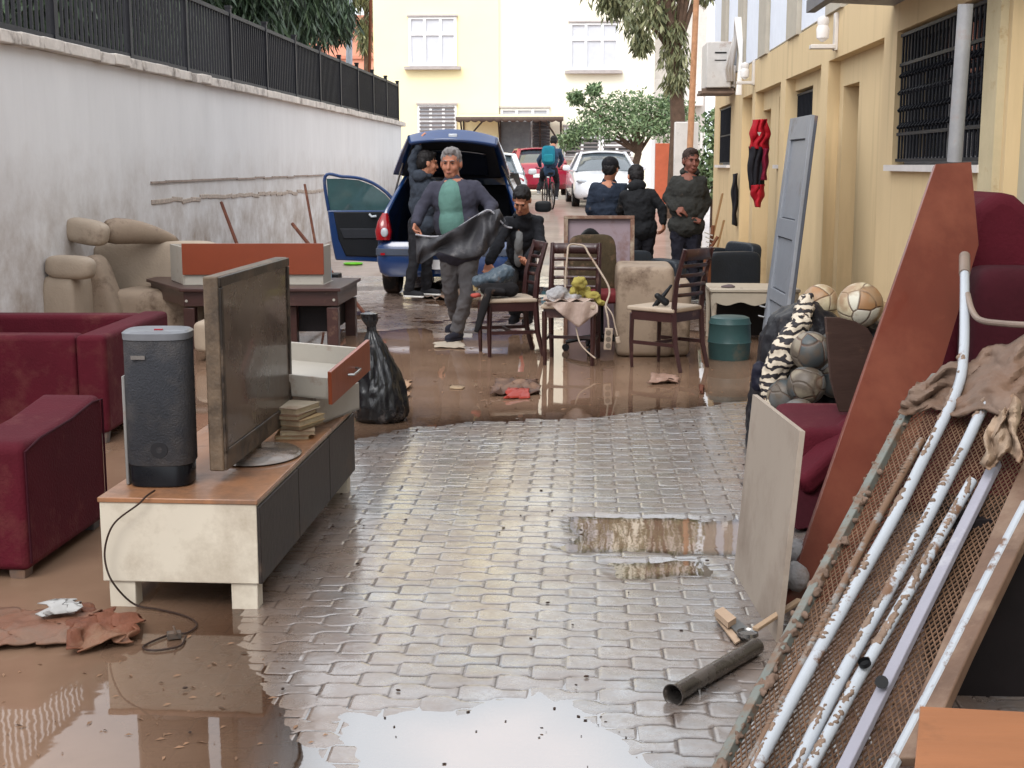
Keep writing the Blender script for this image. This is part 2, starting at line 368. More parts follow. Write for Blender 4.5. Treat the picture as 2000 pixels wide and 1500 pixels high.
# ================================================================== LEFT RETAINING WALL + FENCE
def flood_wall_mat(name, col, dirt, z0, z1, streak=.3):
    m = mat(name, col, rough=.75, var=.06, scale=1.4, bump=.25, bscale=9, stretch=(1, 1, .35)); n = m.node_tree.nodes; l = m.node_tree.links; bs = n["Principled BSDF"]
    base = bs.inputs["Base Color"].links[0].from_socket; tc = n.new("ShaderNodeTexCoord")
    sx = n.new("ShaderNodeSeparateXYZ"); l.new(tc.outputs["Object"], sx.inputs[0])
    q = n.new("ShaderNodeTexNoise"); q.inputs["Scale"].default_value = 1.6; q.inputs["Detail"].default_value = 9; q.inputs["Roughness"].default_value = .72; l.new(tc.outputs["Object"], q.inputs[0])
    ma = n.new("ShaderNodeMath"); ma.operation = 'MULTIPLY_ADD'; l.new(q.outputs["Fac"], ma.inputs[0]); ma.inputs[1].default_value = -1.1; l.new(sx.outputs["Z"], ma.inputs[2])
    mr = n.new("ShaderNodeMapRange"); mr.inputs["From Min"].default_value = z0-.55; mr.inputs["From Max"].default_value = z1-.55; mr.inputs["To Min"].default_value = 1; mr.inputs["To Max"].default_value = 0; l.new(ma.outputs[0], mr.inputs[0])
    q2 = n.new("ShaderNodeTexNoise"); q2.inputs["Scale"].default_value = 2.2; q2.inputs["Detail"].default_value = 8; q2.inputs["Roughness"].default_value = .7; l.new(tc.outputs["Object"], q2.inputs[0])
    r2 = n.new("ShaderNodeMapRange"); r2.inputs["From Min"].default_value = .3; r2.inputs["From Max"].default_value = .68; l.new(q2.outputs["Fac"], r2.inputs[0])
    mu = n.new("ShaderNodeMath"); mu.operation = 'MULTIPLY'; l.new(mr.outputs[0], mu.inputs[0]); l.new(r2.outputs[0], mu.inputs[1])
    mx = n.new("ShaderNodeMix"); mx.data_type = 'RGBA'; l.new(mu.outputs[0], mx.inputs[0]); l.new(base, mx.inputs[6]); mx.inputs[7].default_value = dirt+(1,)
    # rain streaks under the cap, dark flecks
    mp = n.new("ShaderNodeMapping"); mp.inputs["Scale"].default_value = (7, 7, .5); l.new(tc.outputs["Object"], mp.inputs[0])
    q3 = n.new("ShaderNodeTexNoise"); q3.inputs["Scale"].default_value = 1; q3.inputs["Detail"].default_value = 5; l.new(mp.outputs[0], q3.inputs[0])
    r3 = n.new("ShaderNodeMapRange"); r3.inputs["From Min"].default_value = .55; r3.inputs["From Max"].default_value = .8; r3.inputs["To Max"].default_value = streak; l.new(q3.outputs["Fac"], r3.inputs[0])
    m3 = n.new("ShaderNodeMix"); m3.data_type = 'RGBA'; l.new(r3.outputs[0], m3.inputs[0]); l.new(mx.outputs[2], m3.inputs[6]); m3.inputs[7].default_value = tuple(c*.55 for c in dirt)+(1,)
    l.new(m3.outputs[2], bs.inputs["Base Color"])
    return m
XL, XR = -4.6, 2.05
wallm = flood_wall_mat("white_limewash", S(220, 219, 219), S(160, 147, 136), .75, 1.75, .06)
w = thing("retaining_wall", "long white plastered retaining wall with flood stains and a pale coping on the left", "wall", (XL, 0, 0))
part("wall_face", B().box((-.15, 15.5, 1.15), (.3, 36, 2.7)), wallm, w)
b = B(); y = -2.5
while y < 33.4:
    L = random.uniform(.38, .46); b.box((-.13+random.uniform(-.008, .008), y+L/2, 2.55+random.uniform(-.006, .006)), (.44, L-.012, .10), rot=(random.uniform(-.008, .008), random.uniform(-.02, .02), 0)); y += L
part("coping", b, mat("coping_stone", S(206, 198, 190), rough=.8, var=.18, scale=5, bump=.5, mud=.25, mudcol=S(120, 110, 102)), w, bevel=.008)
b = B()
for y in np.arange(14.0, 23.5, .5): b.box((.012, y+.25, 1.37+random.uniform(-.008, .008)), (.024, .5, .022))
part("ledge", b, mat("old_ledge", S(150, 135, 125), var=.3), w)
b = B(); random.seed(3)
for k in range(26):
    y = 14+k*.36; b.box((.006, y+.18, 1.17-.009*k*.3+random.uniform(-.02, .02)), (.016, .37, .05), rot=(random.uniform(-.06, .06), 0, 0))
part("flood_crust", b, mat("crust", S(176, 162, 150), var=.3, bump=.8, scale=20), w, bevel=.006)

fm = mat("fence_paint", S(30, 30, 35), rough=.5, var=.2, bump=.1)
fence = thing("railing_fence", "tall dark grey steel railing with close upright bars standing on the white wall", "fence", (XL-.12, 0, 2.6))
posts = [11.88+1.987*k for k in range(-6, 12)]
for i, y in enumerate(posts):
    part("post", B().box((0, y, .48), (.07, .07, 1.02)).box((0, y, 1.0), (.085, .085, .03)), fm, fence)
    if i < len(posts)-1:
        b = B(); b.box((0, y+.993, .05), (.05, 1.9, .06)).box((0, y+.993, .90), (.05, 1.9, .05))
        for k in range(16): b.box((0, y+.10+.119*k, .475), (.024, .024, .83))
        part("fence_panel", b, fm, fence)
# terrace behind the wall
b = B(); b.box((-32.3, 5.2, 1.2), (55, 56, 2.66)); tag(part("terrace", b, mat("terrace_soil", S(120, 110, 96), var=.3)), None, None, kind='structure')

# ================================================================== RIGHT YELLOW BUILDING
yel = flood_wall_mat("ochre_plaster", S(206, 182, 142), S(140, 116, 84), -.1, .8, .34)
yel2 = flood_wall_mat("pale_plaster", S(176, 170, 150), S(150, 128, 92), .1, .9, .2)
whp = mat("white_shutter", S(222, 228, 240), rough=.5, var=.04, bump=.05)
pil = mat("beige_pillar", S(176, 168, 154), rough=.8, var=.08)
dk = mat("dark_inside", S(22, 21, 22), rough=.6, var=.3, bump=0)
glass = mat("window_glass", S(34, 38, 42), rough=.06, var=.2, bump=0, spec=.8)
sill_m = mat("marble_sill", S(214, 208, 204), rough=.4, var=.08)
rb = thing("ochre_building", "ochre plastered building with barred windows, deep recesses and white upper shutters on the right", "building", (XR, 0, 0))
HT = 5.6
def slab(b, y0, y1, z0, z1, x0=0.0, x1=.5): b.box(((x0+x1)/2, (y0+y1)/2, (z0+z1)/2), (x1-x0, y1-y0, z1-z0))
b = B()
REC = [(7.09, 9.2), (9.59, 11.74), (12.1, 14.2), (14.56, 16.7), (17.0, 18.07), (19.45, 21.2)]
piers = [(6.75, 7.09), (9.2, 9.59), (11.74, 12.1), (14.2, 14.56), (16.7, 17.0), (18.07, 19.45), (21.2, 21.9)]
for y0, y1 in piers: slab(b, y0, y1, -.2, 2.42)
slab(b, 6.75, 21.9, 2.42, 2.8)
for (y0, y1) in ((7.09, 9.2), (19.45, 21.2)): slab(b, y0, y1, -.2, 1.51, .0, .5)        # under the windows
# recess backs
slab(b, 9.59, 10.9, -.2, 2.42, .10, .5); slab(b, 11.55, 11.74, -.2, 2.42, .10, .5); slab(b, 10.9, 11.55, 2.2, 2.42, .10, .5)
slab(b, 12.1, 13.1, -.2, 2.42, .10, .5); slab(b, 13.1, 14.2, -.2, 1.51, .10, .5); slab(b, 13.1, 14.2, 2.3, 2.42, .10, .5)
slab(b, 15.35, 16.0, -.2, 2.42, .10, .5); slab(b, 14.56, 15.35, -.2, 1.51, .10, .5); slab(b, 14.56, 15.35, 2.3, 2.42, .10, .5); slab(b, 16.0, 16.7, 2.2, 2.42, .10, .5)
slab(b, 17.0, 18.07, -.2, 2.42, .15, .5)
part("wall", b, yel, rb)
b = B(); slab(b, -4, 6.75, -.2, 2.9, .07, .5); part("near_wall", b, yel2, rb)
b = B(); b.box((.02, 6.93, 1.3), (.12, .24, 3.0)); part("corner_pier", b, mat("pale_pier", S(188, 174, 142), rough=.8, var=.08, mud=.15, mudcol=S(160, 130, 90), mscale=9), rb)
b = B(); slab(b, 10.9, 11.55, -.2, 2.2, .36, .5); slab(b, 16.0, 16.7, -.2, 2.2, .36, .5); part("door", (lambda b: b)(b), mat("ochre_door", S(160, 130, 88), rough=.6, var=.15, mud=.3, mudcol=S(150, 112, 70)), rb)
b = B(); slab(b, -4, 21.9, 2.8, HT, .06, .5); slab(b, -4, 21.9, 4.35, HT, .0, .055); part("upper_wall", b, pil, rb)
b = B(); slab(b, -4, 21.9, HT, HT+.12, -.15, 9); part("roof", b, mat("roof_slab", S(180, 176, 170)), rb)
b = B(); slab(b, -4, 21.88, -.2, HT-.01, .52, 8.8); part("rear_block", b, mat("inner_block", S(190, 165, 125), var=.1), rb)
for k in range(-6, 5):
    y0 = 11.15+2.27*k
    part("pillar", (lambda b: (slab(b, y0, y0+.68, 2.8, 4.35, -.03, .06), b)[1])(B()), pil, rb)
    part("shutter", (lambda b: (slab(b, y0+.70, y0+2.25, 2.83, 4.3, .015, .05), b)[1])(B()), whp, rb)
# windows: dark room, panes, sill, bars
def window(y0, y1, z0, z1, x, bars):
    o = part("window", (lambda b: (slab(b, y0, y1, z0, z1, x+.12, x+.14), b)[1])(B()), glass, rb)
    f = B(); mid = (y0+y1)/2
    for (a, c, d, e) in ((y0, y1, z0, z0+.05), (y0, y1, z1-.05, z1), (y0, y0+.05, z0+.05, z1-.05), (y1-.05, y1, z0+.05, z1-.05), (mid-.025, mid+.025, z0+.05, z1-.05)): slab(f, a, c, d, e, x+.08, x+.125)
    part("frame", f, mat("window_frame", S(120, 118, 118), var=.1), o)
    g = B(); yb = y0+.05
    while yb < y1:
        if bars == 2:
            g.tube([(x+.03, yb, z0+.03), (x+.03, yb, z1-.03)], .008, 6)
            for zz, sgn in ((z0+.36, 1), (z0+.47, -1), (z0+.25, 1), (z0+.58, 1)):
                pts = [(x+.03+.02*math.sin(t*1.3), yb+sgn*.022*(1.2-t/6)*math.cos(t), zz+.026*(1.2-t/6)*math.sin(t)) for t in np.arange(0, 6.0, .7)]
                g.tube(pts, .0065, 5)
        else: g.tube([(x+.03, yb, z0+.03), (x+.03, yb, z1-.03)], .009, 6)
        yb += .083
    for zz in ([z0+.03, z1-.03, z0+.2, z1-.22] if bars == 2 else [z0+.03, (z0+z1)/2, z1-.03]): slab(g, y0+.01, y1-.01, zz-.01, zz+.01, x+.018, x+.042)
    part("window_bars", g, mat("iron_bars", S(26, 27, 33), rough=.5, var=.3), o)
    part("sill", (lambda b: (slab(b, y0-.06, y1+.03, z0-.04, z0, x-.05, x+.12), b)[1])(B()), sill_m, o)
    return o
wn_ = window(7.10, 9.19, 1.55, 2.42, 0, 2)
b = B()
for y0 in (7.3, 7.95, 8.5): b.grid(lambda u, v: (.128-.0+.004*math.sin(u*40), y0+u*.34, 1.58+.3*v+.0), 24, 1)
part("curtain", b, mat("net_curtain", S(190, 192, 196), rough=.9), wn_, solid=.004)
window(13.12, 14.19, 1.55, 2.29, .10, 1); window(14.57, 15.34, 1.55, 2.29, .10, 1); window(19.46, 21.19, 1.55, 2.41, 0, 1)
# canopy beam and its post, over the near window
c = thing("canopy_frame", "grey steel canopy frame with a leaning round post in front of the near barred window", "canopy", (XR, 0, 0))
p0 = PX(1886, 8, XR-.42); p1 = PX(1864, 316, XR-.42)
part("post", B().tube([p0-Vector((XR, 0, 0)), p1-Vector((XR, 0, 0))-Vector((0, 0, .0))], .033, 12), mat("galvanised", S(150, 150, 152), rough=.5, var=.2, metal=.3, mud=.2), c)
part("canopy_sheet", B().box((-.24, 7.9, 2.63), (.64, 2.9, .03), rot=(0, R(3), 0)), mat("canopy_grey", S(128, 128, 132), rough=.5, var=.2), c)
part("beam", B().box((-.55, 7.9, 2.60), (.06, 2.9, .08)).box((-.3, 7.6, 2.58), (.5, .05, .05)), mat("canopy_grey2", S(100, 100, 106), rough=.5), c)
# wall lamps
def wall_lamp(y, z, label, big=1.0):
    t = thing("wall_lamp", label, "lamp", (XR, y, z), 0, "white lamps along the ochre facade")
    part("bracket", B().box((-.015, 0, 0), (.03, .09, .30*big)).box((-.12*big, 0, -.12*big), (.2*big, .10, .035)), mat("lamp_white", S(206, 200, 194), rough=.5, var=.08), t, bevel=.005)
    part("bulb", B().lathe([(.012, -.1), (.05, -.07), (.055, 0), (.042, .03), (.05, .06), (.045, .09), (.0, .11)], 14, (-.12*big, 0, .02)), mat("lamp_opal", S(220, 216, 214), rough=.25, var=.03, bump=0), t)
p = PX(1636, 62, XR); wall_lamp(p.y, p.z, "large white bulb lamp on a bracket, highest and nearest on the ochre facade", 1.0)
p = PX(1474, 142, XR); wall_lamp(p.y, p.z, "small white bracket lamp above the recess with the red jacket")
p = PX(1436, 150, XR); wall_lamp(p.y, p.z, "white bracket lamp beside the air conditioner pipes")
# air conditioner
t = thing("air_conditioner", "white outdoor air conditioner on a bracket at the far end of the ochre building", "air conditioner", (XR-.02, 19.3, 2.55))
part("casing", B().box((-.22, 0, .36), (.34, .8, .62)), mat("ac_white", S(196, 192, 188), rough=.45, var=.1, mud=.15), t, bevel=.015)
part("grille", B().box((-.20, -.402, .52), (.16, .01, .02)).box((-.20, -.402, .42), (.16, .01, .012)), dk, t)
part("bracket", B().box((-.22, -.32, .025), (.44, .04, .04)).box((-.22, .32, .025), (.44, .04, .04)).box((-.22, 0, -.01), (.46, .82, .03)), mat("bracket_brown", S(110, 92, 80), var=.3), t)
b = B()
for k in range(3): b.tube([(-.04-.03*k, -.41, .15), (-.06-.04*k, -.55, .3), (-.05, -.75, .5+.1*k), (-.02-.03*k, -1.1, .9), (-.03, -1.35, .6-.1*k), (-.03-.02*k, -1.4, -.1)], .022, 8)
part("pipes", b, mat("ac_pipe", S(222, 218, 214), rough=.5, var=.05), t)

# ================================================================== FAR BUILDINGS
yb_ = mat("lemon_plaster", S(251, 238, 194), rough=.8, var=.04, scale=.6, bump=.05)
yb2 = mat("cream_plaster", S(252, 246, 226), rough=.8, var=.03, scale=.6, bump=.05)
wf = mat("white_frame", S(238, 238, 238), rough=.5, var=.03, bump=0)
blind = mat("window_blind", S(206, 208, 214), rough=.5, var=.06, bump=.1, scale=3)
Y0 = 46.0; gb0 = gz(Y0)
ap = thing("apartment_building", "pale yellow apartment block with white framed windows closing the end of the alley", "building", (0, Y0, gb0))
xl = P(733, 200, Y0).x; xm = P(975, 200, Y0).x; xr = P(1278, 150, Y0).x
part("wall", B().box(((xl+xm)/2, 4.9, 7.6), (xm-xl, 10.2, 15.6)), yb_, ap)
part("wall", B().box(((xm+xr)/2, 5.0, 7.6), (xr-xm, 10, 15.6)), yb2, ap)
part("side_block", B().box((xr+.95, 6.0, 7.2), (1.9, 8, 14.8)), mat("grey_render", S(212, 206, 200), var=.08), ap)
part("balcony", B().box((xr+.9, 1.9, 3.35), (1.75, 1.0, .9)), mat("balcony_white", S(226, 222, 218), var=.12, scale=2, mud=.2, mudcol=S(160, 150, 150)), ap)
part("roof", B().box(((xl+xr)/2, 5, 15.5), (xr-xl+.6, 10.6, .25)), mat("roof_grey", S(170, 160, 150)), ap)
def fwin(x0, x1, z0, z1, cols, blinds=True, slats=False):
    wy = -.22 if x1 <= xm+.2 else -.02
    o = part("window", B().box(((x0+x1)/2, wy+.05, (z0+z1)/2), (x1-x0, .1, z1-z0)), blind if blinds else glass, ap)
    f = B(); th = .07
    f.box(((x0+x1)/2, wy-.03, z1-th/2), (x1-x0, .06, th)).box(((x0+x1)/2, wy-.03, z0+th/2), (x1-x0, .06, th)).box(((x0+x1)/2, wy-.028, z0+(z1-z0)*.66), (x1-x0-.1, .056, th*1.6))
    for k in range(cols+1):
        x = x0+(x1-x0)*k/cols; f.box((min(max(x, x0+th/2), x1-th/2), wy-.034, (z0+z1)/2), (th*1.3, .06, z1-z0-.02))
    part("frame", f, wf, o)
    part("sill", B().box(((x0+x1)/2, wy-.12, z0-.07), (x1-x0+.3, .26, .1)), mat("far_sill", S(176, 168, 165)), o)
    part("lintel", B().box(((x0+x1)/2, wy-.05, z1+.04), (x1-x0+.1, .12, .06)), mat("far_sill2", S(186, 178, 175)), o)
    if slats:
        s = B()
        for k in range(int((z1-z0)/.13)): s.box(((x0+x1)/2, wy-.075, z0+.06+k*.13), (x1-x0-.1, .02, .075), rot=(R(30), 0, 0))
        part("louvre", s, mat("louvre_grey", S(150, 145, 145), var=.1), o)
def zx(px, py): q = P(px, py, Y0); return q.x, q.z-gb0
for fl in range(0, 4):
    for (a, c_, y1, y2) in ((800, 893, 35, 130), (1113, 1207, 45, 137)):
        x0, z1 = zx(a, y1); x1, z0 = zx(c_, y2); fwin(x0, x1, z0+3.0*fl, z1+3.0*fl, 3)
x0, z1 = zx(818, 206); x1, z0 = zx(893, 290); fwin(x0, x1, z0, z1, 3, True, True)
x0, z1 = zx(978, 212); x1, z0 = zx(1072, 330); fwin(x0, x1, z0, z1, 3, True)
x0, z1 = zx(1040, 235); x1, z0 = zx(1074, 330)
b = B()
for k in range(18): b.box(((x0+x1)/2, -.10, z0+.06+k*.1), (x1-x0, .05, .075), rot=(R(25), 0, 0))
part("roller_shutter", b, mat("shutter_dark", S(92, 90, 94), var=.1), ap)
x0, z1 = zx(978, 238); x1, z0 = zx(1036, 330); part("glass_door", B().box(((x0+x1)/2, -.09, (z0+z1)/2), (x1-x0, .04, z1-z0)), mat("door_glass", S(110, 112, 116), rough=.15, var=.2), ap)
x0, z1 = zx(1102, 248); x1, z0 = zx(1172, 306); fwin(x0, x1, z0, z1, 2, False, True)
x0, z1 = zx(1175, 270); x1, z0 = zx(1235, 306); fwin(x0, x1, z0, z1, 2, False, True)
# awning
x0, z1 = zx(898, 224); x1, z0 = zx(1102, 240)
aw = thing("awning", "dark scalloped awning on steel struts over the ground floor of the yellow block", "awning", (0, Y0-.2, gb0))
b = B(); n_ = 14
def awf(u, v):
    x = x0+(x1-x0)*u; z = z1-.15*v-(.06*abs(math.sin(u*n_*PI)) if v > .9 else 0); return (x, -.05-1.2*min(v, .9)/.9, z)
b.grid(awf, 112, 6); part("canopy_sheet", b, mat("awning_cream", S(226, 214, 180), var=.12), aw, solid=.02)
b = B(); b.grid(lambda u, v: (x0+(x1-x0)*u, -1.27, z1-.12-.13*v-(.05*abs(math.sin(u*n_*PI)) if v > .9 else 0)), 112, 2); part("valance", b, mat("awning_edge", S(96, 82, 74), var=.2), aw, solid=.012)
b = B()
for x in (x0+.15, x0+1.4, x1-.8, x1-.1): b.bar((x, -.05, z1-1.1), (x, -1.2, z1-.2), .05); b.bar((x, -.03, z1-1.4), (x, -.03, z1), .05)
b.bar((x0+.1, -.1, z1-1.0), (x0+.9, -1.2, z1-.25), .04); b.bar((x1-.6, -1.2, z1-.25), (x1+.1, -.1, z1-1.3), .04)
part("strut", b, mat("rusty_strut", S(70, 58, 54), var=.3), aw)
# salmon building beyond the fence
sb = thing("salmon_building", "salmon pink house beyond the railing and the dark trees", "building", (0, 62, gz(62)))
p0 = P(622, 28, 62); p1 = P(738, 28, 62)
part("wall", B().box(((p0.x-3+p1.x)/2, 5, (p0.z-1)/2), (p1.x-p0.x+3, 10, p0.z-1)), mat("salmon_plaster", S(226, 160, 138), var=.06, scale=1), sb)
part("roof", B().box(((p0.x-3+p1.x)/2, 4.8, p0.z-.9), (p1.x-p0.x+3.5, 11, .2)), mat("salmon_roof", S(190, 130, 112)), sb)
part("ledge", B().box(((p0.x-3+p1.x)/2, -.06, p0.z-2.6), (p1.x-p0.x+3, .12, .14)), mat("salmon_ledge", S(206, 140, 118)), sb)
for k in range(2): part("window", B().box((p0.x-1.5+k*2.6, -.02, 3.6), (.9, .06, 1.3)), glass, sb)
wb = thing("white_house", "white house glimpsed between the railing bars behind the trees", "building", (-17, 48, gz(48)))
part("wall", B().box((0, 4, 2.6), (9, 8, 6)), mat("white_house_wall", S(222, 224, 230), var=.05), wb); part("roof", B().box((0, 4, 5.7), (9.6, 8.6, .2)), mat("roof_grey2", S(150, 120, 105)), wb)
for k in range(3): part("window", B().box((-3+3*k, -.02, 3.6), (1.1, .06, 1.3)), glass, wb)
# poles
def pole(px, pt, pb, Y, r, m, label, name="utility_pole", cat="pole", zb=None):
    a = P(px[0], pt, Y); c = P(px[1], pb, Y); zb = gz(Y) if zb is None else zb
    d = (c-a)/(c.z-a.z); base = a+d*(zb-a.z)
    t = thing(name, label, cat, base); top = a-d*(-1.5)-base
    part("shaft", B().tube([Vector((0, 0, 0)), top], [r*1.1, r*.9], 12), m, t)
    part("collar", B().tube([Vector((0, 0, 0)), Vector((0, 0, .15))], r*1.5, 12), m, t); return t
pole((682, 682), 0, 120, 36, .085, mat("pole_grey", S(168, 176, 186), rough=.5, var=.08), "pale grey lamp post rising behind the far railing", zb=2.5)
pole((724, 722), 0, 130, 34, .04, mat("pole_rust", S(120, 72, 50), var=.3), "thin rusty brown pole beside the salmon house", zb=2.5)
pole((1360, 1350), 0, 235, 24.5, .055, mat("pole_tan", S(176, 132, 100), rough=.7, var=.25, scale=9), "tan leaning wooden pole at the far end of the ochre building")

# ================================================================== TREES
def leafmat(name, c1, c2, c3):
    m = bpy.data.materials.new(name); m.use_nodes = True; n = m.node_tree.nodes; l = m.node_tree.links; bs = n["Principled BSDF"]
    g = n.new("ShaderNodeNewGeometry"); rp = n.new("ShaderNodeValToRGB"); rp.color_ramp.elements.new(.5)
    for e, c_ in zip(rp.color_ramp.elements, (c1, c2, c3)): e.color = c_+(1,)
    l.new(g.outputs["Random Per Island"], rp.inputs[0]); l.new(rp.outputs[0], bs.inputs["Base Color"]); bs.inputs["Roughness"].default_value = .55
    bs.inputs["Transmission Weight"].default_value = 0; return m
def leaves(clumps, per, lw, ll, droop, seed):
    r = np.random.default_rng(seed); b = B()
    for (c, rad) in clumps:
        k = int(per*rad[0]*rad[1]*rad[2]/(.4**3)) if per < 0 else per
        for _ in range(k):
            v = r.normal(size=3); v /= np.linalg.norm(v)+1e-9; q = np.array(c)+v*np.array(rad)*(r.random()**.45)
            d = r.normal(size=3); d /= np.linalg.norm(d); d = d*(1-droop)+np.array([0, 0, -1])*droop; d /= np.linalg.norm(d)
            s = np.cross(d, r.normal(size=3)); s /= np.linalg.norm(s)+1e-9
            L = ll*r.uniform(.6, 1.3); w_ = lw*r.uniform(.6, 1.3)
            p = [q, q+d*L*.5+s*w_*.5, q+d*L, q+d*L*.5-s*w_*.5]
            o = len(b.v); b.v.extend([tuple(x) for x in p]); b.f.append((o, o+1, o+2, o+3))
    return b
def tree(name, label, cat, base, trunk, tr, clumps, per, lw, ll, droop, lm, bm, seed, group=None):
    t = thing(name, label, cat, base, 0, group); r = random.Random(seed); b = B()
    b.tube(trunk, tr, 10); top = Vector(trunk[-1])
    for c, rad in clumps:
        s = Vector(trunk[max(1, len(trunk)-1-r.randint(0, 1))]); e = Vector(c); mid = (s+e)/2+Vector((r.uniform(-.2, .2), r.uniform(-.2, .2), .15))
        b.tube([s, mid, e], [tr[-1]*.7, tr[-1]*.45, tr[-1]*.15], 6)
    part("trunk", b, bm, t)
    part("crown", leaves(clumps, per, lw, ll, droop, seed), lm, t, smooth=0)
    return t
bark = mat("bark", S(92, 74, 62), rough=.9, var=.3, scale=8, bump=.6)
dkleaf = leafmat("dark_needles", S(32, 46, 34), S(52, 70, 50), S(84, 104, 74)); olive = leafmat("olive_leaves", S(62, 84, 52), S(100, 124, 82), S(150, 168, 126))
euc = leafmat("eucalyptus_leaves", S(66, 74, 46), S(108, 112, 76), S(150, 150, 112))
random.seed(21)
def rc(n, c, sp, r0, r1, seed):
    r = random.Random(seed); o = []
    for k in range(n):
        while True:
            v = Vector((r.uniform(-1, 1), r.uniform(-1, 1), r.uniform(-1, 1)))
            if v.length < 1: break
        q = r.uniform(r0, r1); o.append(((c[0]+v.x*sp[0], c[1]+v.y*sp[1], c[2]+v.z*sp[2]), (q, q, q*r.uniform(.9, 1.4))))
    return o
for i, (x, y, lab, n_, sp) in enumerate([(-7.6, 18.0, "dark drooping tree behind the railing at the left edge", 20, (2.0, 2.4, 1.6)), (-7.5, 22.3, "dark drooping tree behind the railing, second from the left edge", 20, (1.9, 2.4, 1.7)),
        (-7.5, 27.0, "dark drooping tree behind the middle of the railing", 22, (1.8, 2.4, 1.7)), (-7.7, 33, "dark tree with hanging tips just left of the salmon house", 20, (1.6, 1.8, 1.5))]):
    tree("drooping_tree", lab, "tree", (x, y, 2.5), [(0, 0, 0), (.1, 0, 1.2), (.05, .1, 2.4)], [.2, .16, .12], rc(n_+6, (.3, 0, (1.9, 2.3, 2.7, 3.1)[i]), sp, .5, .8, 40+i), 900, .05, .36, .62, dkleaf, bark, 50+i, "dark trees behind the railing")
p = P(722, 20, 50); tree("drooping_tree", "small hanging tree crown between the grey post and the yellow block", "tree", (p.x-.2, 50, gz(50)), [(0, 0, 0), (0, 0, 3), (.1, 0, p.z-gz(50)+.5)], [.14, .1, .07],
    [((.0, 0, p.z-gz(50)+.6), (.7, .6, .5)), ((.5, 0, p.z-gz(50)+.1), (.35, .4, .5)), ((-.7, 0, p.z-gz(50)+.7), (.5, .5, .6)), ((.0, 0, p.z-gz(50)-.8), (.25, .3, .7))], 700, .05, .4, .6, euc, bark, 71, "dark trees behind the railing")
p = P(1240, 300, 39); c0 = P(1232, 232, 39); gzt = gz(39)
cl = [((x, y, z), (r, r, r*.8)) for x, y, z, r in [(-1.5, 0, 2.0, .5), (-1.1, .3, 2.5, .55), (-.5, -.2, 2.6, .6), (.1, .2, 2.7, .6), (.7, 0, 2.5, .6), (1.3, .1, 2.4, .55), (1.5, -.2, 1.9, .45), (-.9, -.3, 2.0, .55), (0, -.5, 2.1, .6), (.8, -.4, 2.0, .5), (-1.7, .2, 2.9, .25), (-1.2, 0, 3.1, .22), (.2, .6, 2.2, .6), (1.0, .5, 2.8, .4), (-1.9, 0, 1.7, .35)]]
tree("olive_tree", "round grey green olive tree behind the white car", "tree", (p.x, 39, gzt), [(0, 0, 0), (-.05, 0, .7), (.1, 0, 1.3), (.05, 0, 2.0)], [.13, .11, .1, .08], cl, 560, .05, .15, .25, olive, bark, 81)
p = P(1290, 30, 30)
cl = [((x, y, z), (r, r, r*1.1)) for x, y, z, r in [(-1.0, 0, 5.3, .6), (-.4, .3, 5.0, .6), (-.1, -.2, 4.3, .5), (.2, 0, 5.4, .7), (-.5, 0, 5.9, .7), (.4, .3, 4.6, .4), (-.7, .3, 4.75, .35), (.9, 0, 5.6, .5), (.7, .2, 3.6, .35), (.75, .2, 3.1, .3), (.65, .2, 4.1, .3), (1.3, 0, 5.0, .3), (1.2, 0, 6.2, .6), (.3, 0, 6.6, .9), (-.9, 0, 6.6, .8), (.2, 0, 7.8, 1.1), (1.4, 0, 7.6, 1.1), (.5, .2, 9.2, 1.2), (1.7, 0, 9.0, 1.1), (2.4, 0, 8.0, .9), (1.1, 0, 10.3, .9), (-.05, 0, 3.85, .22)]]
tree("eucalyptus_tree", "tall eucalyptus with hanging leaves reaching over the yellow block", "tree", (p.x-.35, 30, gz(30)), [(.75, .3, 0), (.8, .3, 2), (.7, .2, 3.5), (.4, .1, 5.2)], [.2, .17, .13, .09], cl, 360, .055, .24, .6, euc, bark, 91)
p = P(1380, 275, 27.5); tree("bush", "leafy green bush behind the concrete slab", "bush", (p.x+.15, 27.5, gz(27)), [(0, 0, 0), (0, 0, .8), (0, 0, 1.4)], [.05, .04, .03], [((0, 0, 1.5), (.4, .4, .5)), ((.2, .1, 2.1), (.4, .4, .4)), ((-.1, 0, .9), (.35, .4, .4))], 420, .08, .16, .2, olive, bark, 95)
# concrete slab, orange gate
a = P(1318, 238, 26); c = P(1365, 238, 26)
t = thing("concrete_slab", "weathered white concrete slab standing upright at the far end of the ochre building", "slab", ((a.x+c.x)/2, 26, gz(26)))
part("slab_body", B().box((0, .1, (a.z-gz(26))/2), (c.x-a.x, .2, a.z-gz(26))), mat("concrete_white", S(200, 196, 192), rough=.85, var=.12, scale=3, bump=.4, mud=.2, mudcol=S(150, 145, 145)), t, bevel=.02)
part("conduit", B().box((c.x-(a.x+c.x)/2+.06, .1, a.z-gz(26)-.35), (.05, .06, .3)), wf, t)
a = P(1280, 280, 34); c = P(1317, 360, 34)
t = thing("metal_gate", "orange painted metal gate leaf beside the concrete slab", "gate", ((a.x+c.x)/2, 34, gz(34)))
part("gate_leaf", B().box((0, 0, (a.z-gz(34)+.1)/2), (c.x-a.x, .05, a.z-gz(34)-.1)), mat("orange_paint", S(196, 104, 74), rough=.5, var=.1), t, bevel=.01)
part("gate_post", B().box((-(c.x-a.x)/2-.06, 0, .85), (.09, .09, 1.7)), wf, t)
# low garden wall at the foot of the yellow block, kerb
a = P(960, 376, 40); c = P(1110, 376, 40)
tag(part("kerb", B().box(((a.x+c.x)/2, 39, gz(39)+.05), (4.2, .25, .12)), mat("kerb_stone", S(176, 170, 160))), None, None, kind='structure')
DK = .68
